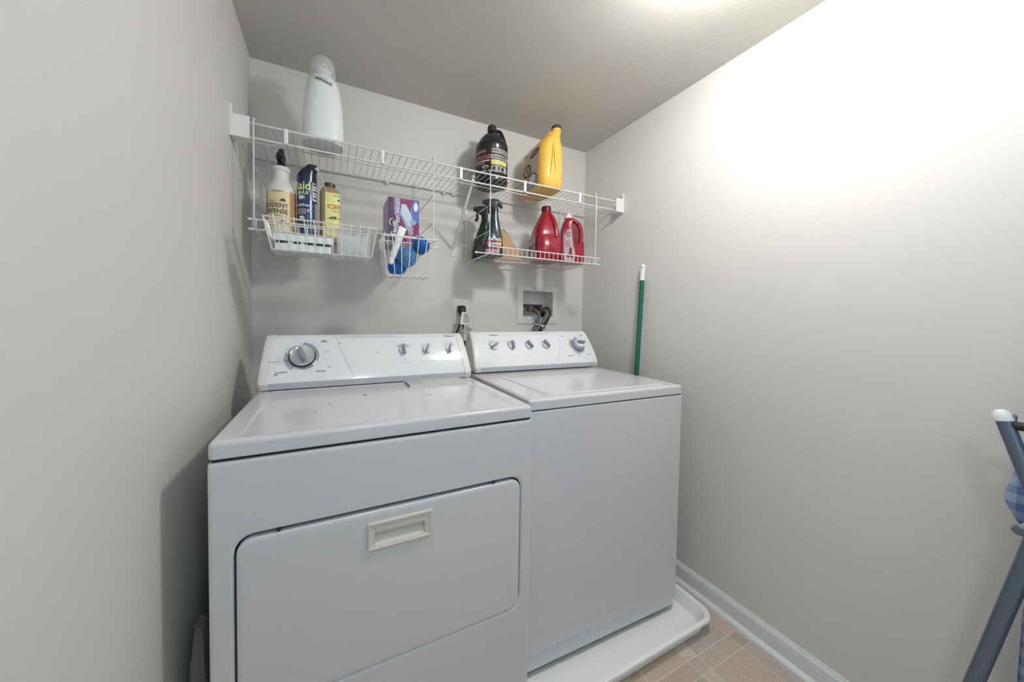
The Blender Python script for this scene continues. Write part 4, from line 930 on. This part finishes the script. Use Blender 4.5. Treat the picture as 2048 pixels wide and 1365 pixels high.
# scuffs on the panel
for a, b, c, d in ((0.238, 0.153, 0.250, 0.156), (0.262, 0.129, 0.265, 0.129), (0.372, 0.112, 0.377, 0.108), (0.374, 0.116, 0.377, 0.114), (0.388, 0.142, 0.392, 0.140), (0.205, 0.058, 0.214, 0.064)): m.line((a, b), (c, d), 0.0016, g, 'lint')
m.build('console_print', dr, local=True, smooth=0, fixn=False)
knob(dr, f, U, S, 0.039, 112, big='dryer')
knob(dr, f, 0.469, 0.116, 0.0165, 92); knob(dr, f, 0.560, 0.116, 0.0165, 66); knob(dr, f, 0.655, 0.116, 0.0160, 72)

# washer
WX, WY, WW, WD_ = 0.8421, -0.7541, 0.688, 0.610
ws = thing('washing_machine', 'white top loading washing machine standing in a white drain pan', 'washing machine', (WX, WY, 0), R(-1.7))
m = MB(); cz = 0.098
def wl(z, ins, r=0.010): return rr(ins, WW - ins, ins, WD_, r, z, 4)
m.loops([wl(0.036, 0.008), wl(0.038, 0.006), wl(cz - 0.007, 0.006), wl(cz, 0.0), wl(0.868, 0.0), wl(0.872, 0.002), wl(0.873, 0.006)], 'enamel')
m.build('cabinet', ws, local=True, smooth=30)
m = MB(); m.box(0.006, WW - 0.006, 0.006, WD_ - 0.01, 0.870, 0.882, 'dark_gap'); m.build('gap_backing', ws, local=True)
m = MB(); m.box(0.02, WW - 0.02, 0.015, WD_, 0.026, 0.045, 'dark_gap'); m.build('gap_shadow_block', ws, local=True)  # near-black block that paints the shadow in the gap under the washer
for a, b in ((0.05, 0.05), (WW - 0.05, 0.05), (0.05, WD_ - 0.05), (WW - 0.05, WD_ - 0.05)):
    m = MB(); m.lathe((a, b, 0.012), [(0.018, 0), (0.02, 0.003), (0.018, 0.012), (0.008, 0.014), (0.008, 0.03)], 'black_rubber', 16); m.build('foot', ws, local=True)
m = MB(); topsheet(m, WW, WD_, 0.8765, 0.911, [rr(0.082, 0.642, 0.026, 0.425, 0.030, 0.911, 6), rr(0.0835, 0.6405, 0.0275, 0.4235, 0.030, 0.908, 6)]); m.build('top_panel', ws, local=True, smooth=45)
m = MB(); m.loops([rr(0.0850, 0.639, 0.029, 0.422, 0.029, 0.905, 6), rr(0.0850, 0.639, 0.029, 0.422, 0.029, 0.911, 6), rr(0.087, 0.637, 0.031, 0.420, 0.028, 0.9130, 6), rr(0.094, 0.630, 0.038, 0.413, 0.026, 0.9140, 6), rr(0.115, 0.590, 0.058, 0.395, 0.05, 0.9140, 6), rr(0.125, 0.580, 0.068, 0.385, 0.05, 0.9120, 6)], 'enamel'); m.build('lid', ws, local=True, smooth=45)
WC = (0.452, 0.926, 0.552, 1.088)
f, Lc = console(ws, WW, *WC)
g = lambda u, s: f(u, s, 0.0007); g2 = lambda u, s: f(u, s, 0.0011)
m = MB()
m.text('Whirlpool', 0.0108, g, 'ink', (0.128, 0.176), shear=0.3, bold=True); m.line((0.165, 0.176), (0.482, 0.180), 0.0007, g, 'ink_light'); m.text('HEAVY DUTY  SUPER CAPACITY PLUS', 0.005, g, 'ink_light', (0.37, 0.184), spread=1.5)
m.line((0.488, 0.190), (0.486, 0.140), 0.0008, g, 'ink_light'); m.line((0.486, 0.140), (0.463, 0.075), 0.0008, g, 'ink_light'); m.line((0.463, 0.075), (0.432, 0.020), 0.0008, g, 'ink_light')
for vv, a in (('L O A D   S I Z E', 0.116), ('T E M P E R A T U R E', 0.208), ('C Y C L E   S I G N A L', 0.300), ('E X T R A   R I N S E', 0.396)): m.text(vv, 0.0050, g, 'ink_light', (a, 0.062))
KU = (0.112, 0.206, 0.298, 0.393)
for k_, uu in enumerate(KU):
    m.sector(uu, 0.114, 0.018, 0.028 if k_ < 2 else 0.024, 25 if k_ < 2 else 115, 165 if k_ < 2 else 150, g, 'dial_grey', 16)
    for aa in (40, 75, 110, 145): m.text('ON' if k_ > 1 else 'WARM', 0.0042, g, 'ink_light', (uu + 0.037 * math.cos(R(aa)), 0.114 + 0.034 * math.sin(R(aa))))
UD, SD = 0.585, 0.110
m.sector(UD, SD, 0.034, 0.052, 90, 60, g, 'dial_grey', 10, r1b=0.042); m.sector(UD, SD, 0.034, 0.042, 60, 0, g, 'dial_grey', 12, r1b=0.040); m.sector(UD, SD, 0.034, 0.050, 130, 200, g, 'dial_grey', 16); m.sector(UD, SD, 0.034, 0.042, 200, 268, g, 'dial_grey', 16, r1b=0.054); m.sector(UD, SD, 0.034, 0.046, 272, 330, g, 'dial_grey', 14)
m.text('NORMAL', 0.0058, g, 'ink', (0.512, 0.165), bold=True); m.text('PERM', 0.0056, g, 'ink', (0.632, 0.171), bold=True); m.text('PRESS', 0.0056, g, 'ink', (0.632, 0.164), bold=True)
m.text('SUPER WASH', 0.0058, g, 'ink', (0.525, 0.052), bold=True); m.text('DELICATE', 0.0058, g, 'ink', (0.637, 0.056), bold=True); m.text('SOAK', 0.006, g, 'ink', (0.575, 0.049)); m.text('PUSH TO START', 0.0045, g, 'ink_light', (0.600, 0.040))
for aa in range(-30, 260, 18):
    m.line((UD + 0.054 * math.cos(R(aa)), SD + 0.054 * math.sin(R(aa))), (UD + 0.066 * math.cos(R(aa)), SD + 0.054 * math.sin(R(aa))), 0.0007, g, 'ink_light')
m.build('console_print', ws, local=True, smooth=0, fixn=False)
knob(ws, f, KU[0], 0.114, 0.0180, 28); knob(ws, f, KU[1], 0.114, 0.0180, 88); knob(ws, f, KU[2], 0.114, 0.0180, 118); knob(ws, f, KU[3], 0.114, 0.0180, 118)
knob(ws, f, UD, SD, 0.0360, 172, big='washer')

# drain pan
m = MB(); PX0, PX1, PY0, PY1 = 0.819, 1.604, -0.886, -0.105
def pr_(ins, z, r): return rr(PX0 + ins, PX1 - ins, PY0 + ins, PY1 - ins, max(r, 0.01), z, 8)
m.loops([pr_(0.030, 0.0, 0.045), pr_(0.022, 0.004, 0.05), pr_(0.014, 0.046, 0.055), pr_(0.002, 0.048, 0.06), pr_(0.0, 0.053, 0.062), pr_(0.002, 0.059, 0.06), pr_(0.007, 0.060, 0.058), pr_(0.010, 0.056, 0.056), pr_(0.015, 0.0565, 0.054), pr_(0.019, 0.050, 0.052), pr_(0.030, 0.016, 0.045), pr_(0.040, 0.0115, 0.04)], 'pan_plastic')
solo(m, 'drain_pan', 'shallow white plastic drain pan under the washing machine', 'drain pan', (1.21, -0.50, 0), smooth=50)

# ------------------------------------------------------------------ wall fittings
ob = thing('laundry_outlet_box', 'recessed white washer hookup box with two valves in the back wall', 'outlet box', (1.375, 0, 1.235))
m = MB(); bxo = (1.236, 1.513, 1.126, 1.344); fm_ = lambda r, k: [(a, k, b) for a, b, _ in r]
m.loops([fm_(rr(bxo[0], bxo[1], bxo[2], bxo[3], .003, 0, 3), -.0002), fm_(rr(bxo[0], bxo[1], bxo[2], bxo[3], .003, 0, 3), -.004), fm_(rr(bxo[0] + .003, bxo[1] - .003, bxo[2] + .003, bxo[3] - .003, .003, 0, 3), -.006), fm_(rr(hx0 + .001, hx1 - .001, hz0 + .001, hz1 - .001, .002, 0, 3), -.006), fm_(rr(hx0 + .001, hx1 - .001, hz0 + .001, hz1 - .001, .002, 0, 3), .085)], 'box_plastic', cap0=False); m.build('face_frame', ob, smooth=30)
m = MB(); q = lambda u, v: (u, -.0066, v)
for k in range(5): m.text(('ALL CONNECTIONS MUST BE CHECKED', 'FOR LEAKS AFTER INSTALLATION AND', 'TURN OFF BOTH WATER VALVES WHEN', 'THE WASHER IS NOT IN USE', 'SEE INSTRUCTIONS')[k], .0058, q, 'grey_print', (1.378, 1.338 - k * .0055))
m.build('printed_notice', ob, fixn=False, smooth=0)
m = MB(); m.box(1.300, 1.360, .020, .050, 1.222, 1.238, 'hose_brown'); m.box(1.366, 1.424, .020, .050, 1.222, 1.238, 'black_rubber'); m.box(1.285, 1.445, .050, .084, 1.205, 1.24, 'box_plastic')
m.build('valve_body', ob, bevel=.003)
for xx, mt in ((1.318, 'hose_brown'), (1.385, 'black_rubber')):
    m = MB(); m.lathe((xx, .02, 1.212), [(.013, 0), (.013, .020), (.016, .022), (.016, .034), (.012, .036)], mt, 18, axis=(0.35, -1, -0.1)); m.tube([Vector((xx, .02, 1.212)) + Vector((.35, -1, -.1)).normalized() * .038 + Vector((.016 * math.cos(2 * PI * k / 16), .016 * .33 * math.cos(2 * PI * k / 16), .016 * math.sin(2 * PI * k / 16))) for k in range(17)], .0016, 'chrome', 6); m.build('hose_valve', ob)
def smooth_path(pts, n=6):
    P = [Vector(p) for p in pts]; P = [2 * P[0] - P[1]] + P + [2 * P[-1] - P[-2]]; out = []
    for i in range(1, len(P) - 2):
        for k in range(n):
            t_ = k / n; out.append(0.5 * ((2 * P[i]) + (-P[i - 1] + P[i + 1]) * t_ + (2 * P[i - 1] - 5 * P[i] + 4 * P[i + 1] - P[i + 2]) * t_ ** 2 + (-P[i - 1] + 3 * P[i] - 3 * P[i + 1] + P[i + 2]) * t_ ** 3))
    out.append(P[-2]); return out
m = MB(); m.tube(smooth_path([(1.330, -.008, 1.205), (1.340, -.035, 1.200), (1.353, -.048, 1.185), (1.352, -.050, 1.160), (1.338, -.050, 1.118), (1.308, -.050, 1.075), (1.27, -.055, 1.02)]), .0095, 'hose_grey', 12); m.tube(smooth_path([(1.330, -.006, 1.205), (1.340, -.035, 1.200), (1.352, -.047, 1.187)]), .0108, 'hose_brown', 12)
solo(m, 'water_hose', 'dark hot water hose with a brown end curving out of the left valve', 'hose', (1.33, 0, 1.2), smooth=60)
m = MB(); m.tube(smooth_path([(1.396, -.010, 1.206), (1.400, -.050, 1.200), (1.395, -.068, 1.180), (1.378, -.072, 1.155), (1.350, -.070, 1.118), (1.322, -.068, 1.085), (1.29, -.07, 1.03)]), .0095, 'hose_grey', 12)
solo(m, 'water_hose', 'grey cold water hose curving out of the right valve', 'hose', (1.396, 0, 1.2), smooth=60)
m = MB(); m.tube(smooth_path([(1.440, .050, 1.130), (1.440, .040, 1.185), (1.438, .000, 1.212), (1.428, -.032, 1.200), (1.418, -.045, 1.172), (1.392, -.050, 1.130), (1.365, -.052, 1.090), (1.33, -.055, 1.03)]), .0140, 'black_rubber', 14)
solo(m, 'drain_hose', 'thick black drain hose bending down from the outlet box', 'hose', (1.43, 0, 1.1), smooth=60)
m = MB(); m.tube([(1.326, -.052, 1.126), (1.335, -.084, 1.122), (1.360, -.090, 1.115), (1.385, -.072, 1.114), (1.388, -.045, 1.118), (1.365, -.030, 1.122), (1.338, -.034, 1.126), (1.326, -.052, 1.126)], .0022, 'white_print', 6); m.box(1.343, 1.353, -.094, -.085, 1.112, 1.122, 'white_print'); m.tube([(1.350, -.092, 1.116), (1.353, -.093, 1.08), (1.354, -.092, 1.05)], .0015, 'white_print', 6)
solo(m, 'cable_tie', 'white cable tie bundling the washer hoses together', 'cable tie', (1.35, -.08, 1.11))

po = thing('power_outlet', 'large white dryer power outlet plate on the back wall', 'outlet', (.904, 0, 1.184))
m = MB(); m.loops([fm_(rr(.859, .949, 1.117, 1.252, .004, 0, 3), -.0002), fm_(rr(.859, .949, 1.117, 1.252, .004, 0, 3), -.003), fm_(rr(.864, .944, 1.122, 1.247, .004, 0, 3), -.0065)], 'box_plastic'); m.build('cover_plate', po, smooth=20)
m = MB(); m.lathe((.904, -.006, 1.186), [(.026, 0), (.026, .003), (.024, .004)], 'box_plastic', 28, axis=(0, -1, 0)); m.build('socket_face', po)
for zz in (1.236, 1.132):
    m = MB(); m.lathe((.904, -.0065, zz), [(.0035, 0), (.003, .001)], 'screw', 10, axis=(0, -1, 0)); m.build('plate_screw', po)
m = MB(); m.tube(smooth_path([(.895, -.044, 1.165), (.884, -.050, 1.135), (.868, -.052, 1.095), (.850, -.055, 1.06), (.83, -.06, 1.0), (.80, -.10, .96), (.78, -.20, .90)]), .006, 'black_rubber', 10, flat=(1.5, .8))
m.tube(smooth_path([(.898, -.044, 1.165), (.893, -.052, 1.130), (.897, -.055, 1.090), (.903, -.055, 1.06), (.905, -.06, 1.0)]), .005, 'black_rubber', 10, flat=(1.5, .8))
pg = m.build('power_cord', dr); pg['label'] = 'black power cord with a striped paper tag'
m = MB(); m.loops([fm_(rr(.879, .916, 1.180, 1.218, .008, 0, 4), -.010), fm_(rr(.879, .916, 1.180, 1.218, .008, 0, 4), -.028), fm_(rr(.884, .914, 1.160, 1.212, .008, 0, 4), -.042), fm_(rr(.887, .909, 1.150, 1.195, .006, 0, 4), -.048)], 'black_rubber'); m.build('plug', pg, smooth=50)
def quad(m, c, off, u0, u1, v0, v1, mt):
    # bilinear patch on a leaf with corners c = (tl, tr, br, bl)
    tl, tr, br, bl = [Vector(q) for q in c]; n = (tr - tl).cross(bl - tl).normalized()
    if n.y > 0: n = -n
    P = lambda u, v: tl.lerp(tr, u).lerp(bl.lerp(br, u), v) + n * off
    m.add([P(u0, v0), P(u1, v0), P(u1, v1), P(u0, v1)], [(0, 1, 2, 3)], mt)
A_ = ((.884, -.062, 1.186), (.917, -.066, 1.182), (.932, -.072, 1.124), (.872, -.070, 1.122))
B_ = ((.896, -.074, 1.124), (.932, -.078, 1.104), (.942, -.074, 1.064), (.888, -.070, 1.088))
C_ = ((.892, -.067, 1.090), (.930, -.067, 1.070), (.920, -.064, 1.036), (.898, -.064, 1.042))
m = MB()
for c in (C_, B_, A_):
    quad(m, c, 0, 0, 1, 0, 1, 'tag_paper'); quad(m, c, -.0008, 0, 1, 0, 1, 'tag_paper')
quad(m, B_, .0005, .06, .94, .08, .80, 'ink_light')
for k in range(7): quad(m, A_, .0006, .30 + k * .095, .335 + k * .095, .08, .90, 'ink')
for k in range(6): quad(m, B_, .0010, .10, .90, .13 + k * .11, .155 + k * .11, 'tag_paper')
m.build('warning_tag', pg, smooth=0, fixn=False)

# ------------------------------------------------------------------ broom handle
bh = thing('mop', 'green mop pole with a white hanging tip leaning on the wall by the washer', 'mop', (1.598, -.469, 0))
p0, p1 = Vector((1.598, -.470, .012)), Vector((1.6835, -.4475, 1.352)); dr_ = (p1 - p0).normalized()
MB().tube([p0, p1], .0112, 'mop_green', 16).build('pole', bh)
MB().tube([p1, p1 + dr_ * .003, p1 + dr_ * .045, p1 + dr_ * .066, p1 + dr_ * .076, p1 + dr_ * .080], .0116, 'cap_white', 16, taper=[1, 1, 1.02, 1.1, .95, .5]).build('hanging_tip', bh)
m = MB(); c_ = p1 + dr_ * .064 + Vector((-.0105, -.004, 0)); m.lathe(c_, [(.0055, 0), (.0055, .0014)], 'label_grey', 14, axis=(-1, -.35, 0)); m.build('hanging_hole', bh)

# ------------------------------------------------------------------ ironing board against the right wall
ib = thing('ironing_board', 'folded ironing board with blue checked cover leaning on the right wall', 'ironing board', (1.64, -1.50, 0))
l1a, l1b = Vector((1.60, -1.4283, .966)), Vector((1.60, -1.600, .330))
MB().tube([l1a, l1a + (l1b - l1a) * .12, l1b], .0115, 'tube_grey', 16).build('leg', ib)
l2a, l2b = Vector((1.60, -1.4785, .760)), Vector((1.60, -1.3585, .012))
MB().tube([Vector((1.60, -1.4725, .725)), l2b], .0125, 'tube_grey', 16).build('leg', ib)
m = MB(); d_ = (l1a - l1b).normalized(); m.tube([l1a - d_ * .008, l1a, l1a + d_ * .010, l1a + d_ * .015], .0135, 'cap_white', 16, taper=[1, 1, .85, .5]); m.build('foot_cap', ib)
m = MB(); m.tube([(1.60, -1.437, .951), (1.60, -1.456, .951), (1.60, -1.60, .945)], .009, 'black_rubber', 12); m.lathe((1.60, -1.4405, .970), [(.004, -.018), (.005, .0), (.003, .004)], 'tube_grey', 10); m.build('cross_brace', ib)
m = MB(); m.lathe((1.588, -1.4560, .735), [(.008, 0), (.010, .004), (.010, .014), (.008, .018)], 'tube_grey', 14, axis=(1, 0, 0)); m.tube([(1.594, -1.4530, .731), (1.594, -1.460, .745), (1.594, -1.475, .765)], .0055, 'knob_grey', 8); m.build('pivot', ib)
prof = [(0.03, -1.455), (.20, -1.4595), (.40, -1.4600), (.53, -1.4605), (.60, -1.463), (.68, -1.466), (.725, -1.460), (.740, -1.4485), (.757, -1.441), (.775, -1.4335), (.789, -1.4312), (.805, -1.4330), (.821, -1.4365), (.851, -1.4424), (.872, -1.452), (.90, -1.462), (.95, -1.476), (1.05, -1.50), (1.25, -1.56), (1.36, -1.62)]
m = MB(); ls = []
for z, y in prof:
    ye = -1.80 + (max(0, z - 1.1) * .5); ls.append([(1.628, y - .006, z), (1.634, y, z), (1.664, y, z), (1.672, y - .008, z), (1.672, ye, z), (1.628, ye, z)])
m.loops(ls, 'blue_gingham'); m.build('board_cover', ib, smooth=50)

# ------------------------------------------------------------------ small stuff
m = MB(); a = Vector((.554, -.594, .9128)); b = Vector((.583, -.577, .9128)); n_ = Vector((-.5, .86, 0)) * .0022
m.tube([a + n_, b + n_ * 1.1, b + (b - a).normalized() * .002, b - n_ * .8, a - n_ * .6, a - (b - a).normalized() * .002, a + n_], .0008, 'screw', 6)
solo(m, 'safety_pin', 'small metal safety pin lying on top of the dryer', 'pin', (.568, -.585, .912))
for k, (x, y, s_, lab) in enumerate(((.387, -.515, .0045, 'dark crumb near the middle of the dryer top, just below the console'), (.285, -.575, .0030, 'dark crumb left of centre on the dryer top, farthest back of the scatter'), (.292, -.598, .0024, 'small dark crumb in the scatter on the dryer top, beside a larger one'), (.255, -.655, .0026, 'dark crumb at the front of the scatter on the dryer top'), (.105, -.392, .0022, 'tiny dark crumb at the back left corner of the dryer top'))):
    m = MB(); m.loft([(.9120, x, y, s_, s_ * .6, 2), (.9120 + s_ * .35, x, y, s_ * .9, s_ * .5, 2), (.9120 + s_ * .5, x, y, s_ * .3, s_ * .2, 2)], 'lint', 8)
    m.tube([(x, y, .9125), (x + s_ * 1.8, y - s_ * .6, .9125)], s_ * .18, 'lint', 5)
    solo(m, 'lint_crumb', lab, 'crumb', (x, y, .912), group='dark crumbs on the dryer top')
random.seed(11)
m = MB()
for k in range(110):
    x = random.gauss(.27, .055); y = random.gauss(-.63, .045); q = random.uniform(.0004, .0011)
    if not (.09 < x < .70 and -.76 < y < -.42): continue
    m.lathe((x, y, .9122), [(q, 0), (q * .8, q * .5)], 'dust_grain', 5)
du = solo(m, 'dust', 'fine brown dust scattered over the left half of the dryer top', 'dust', (.27, -.63, .912)); du['kind'] = 'stuff'
random.seed(5)
m = MB(); ls = []
for k in range(9):
    z = .20 + k * .037; r = .022 * (1 - .35 * abs(k - 3) / 5) * random.uniform(.8, 1.1); cy_ = -.712 + random.uniform(-.01, .01)
    ls.append([(.036 + r * .9 * math.cos(2 * PI * j / 14) * (1 + .25 * math.sin(j * 2.3 + k)), cy_ + r * 1.6 * math.sin(2 * PI * j / 14) * (1 + .2 * math.cos(j * 1.7 + k * .6)), z) for j in range(14)])
m.loops(ls, 'dim_cloth'); m.loops([[(x, y, 0.001 if i == 0 else .21) for x, y, _ in ls[0]] for i in (0, 1)], 'dim_cloth')
solo(m, 'rag', 'crumpled dark rag stuffed in the gap left of the dryer', 'rag', (.036, -.712, 0), smooth=70)
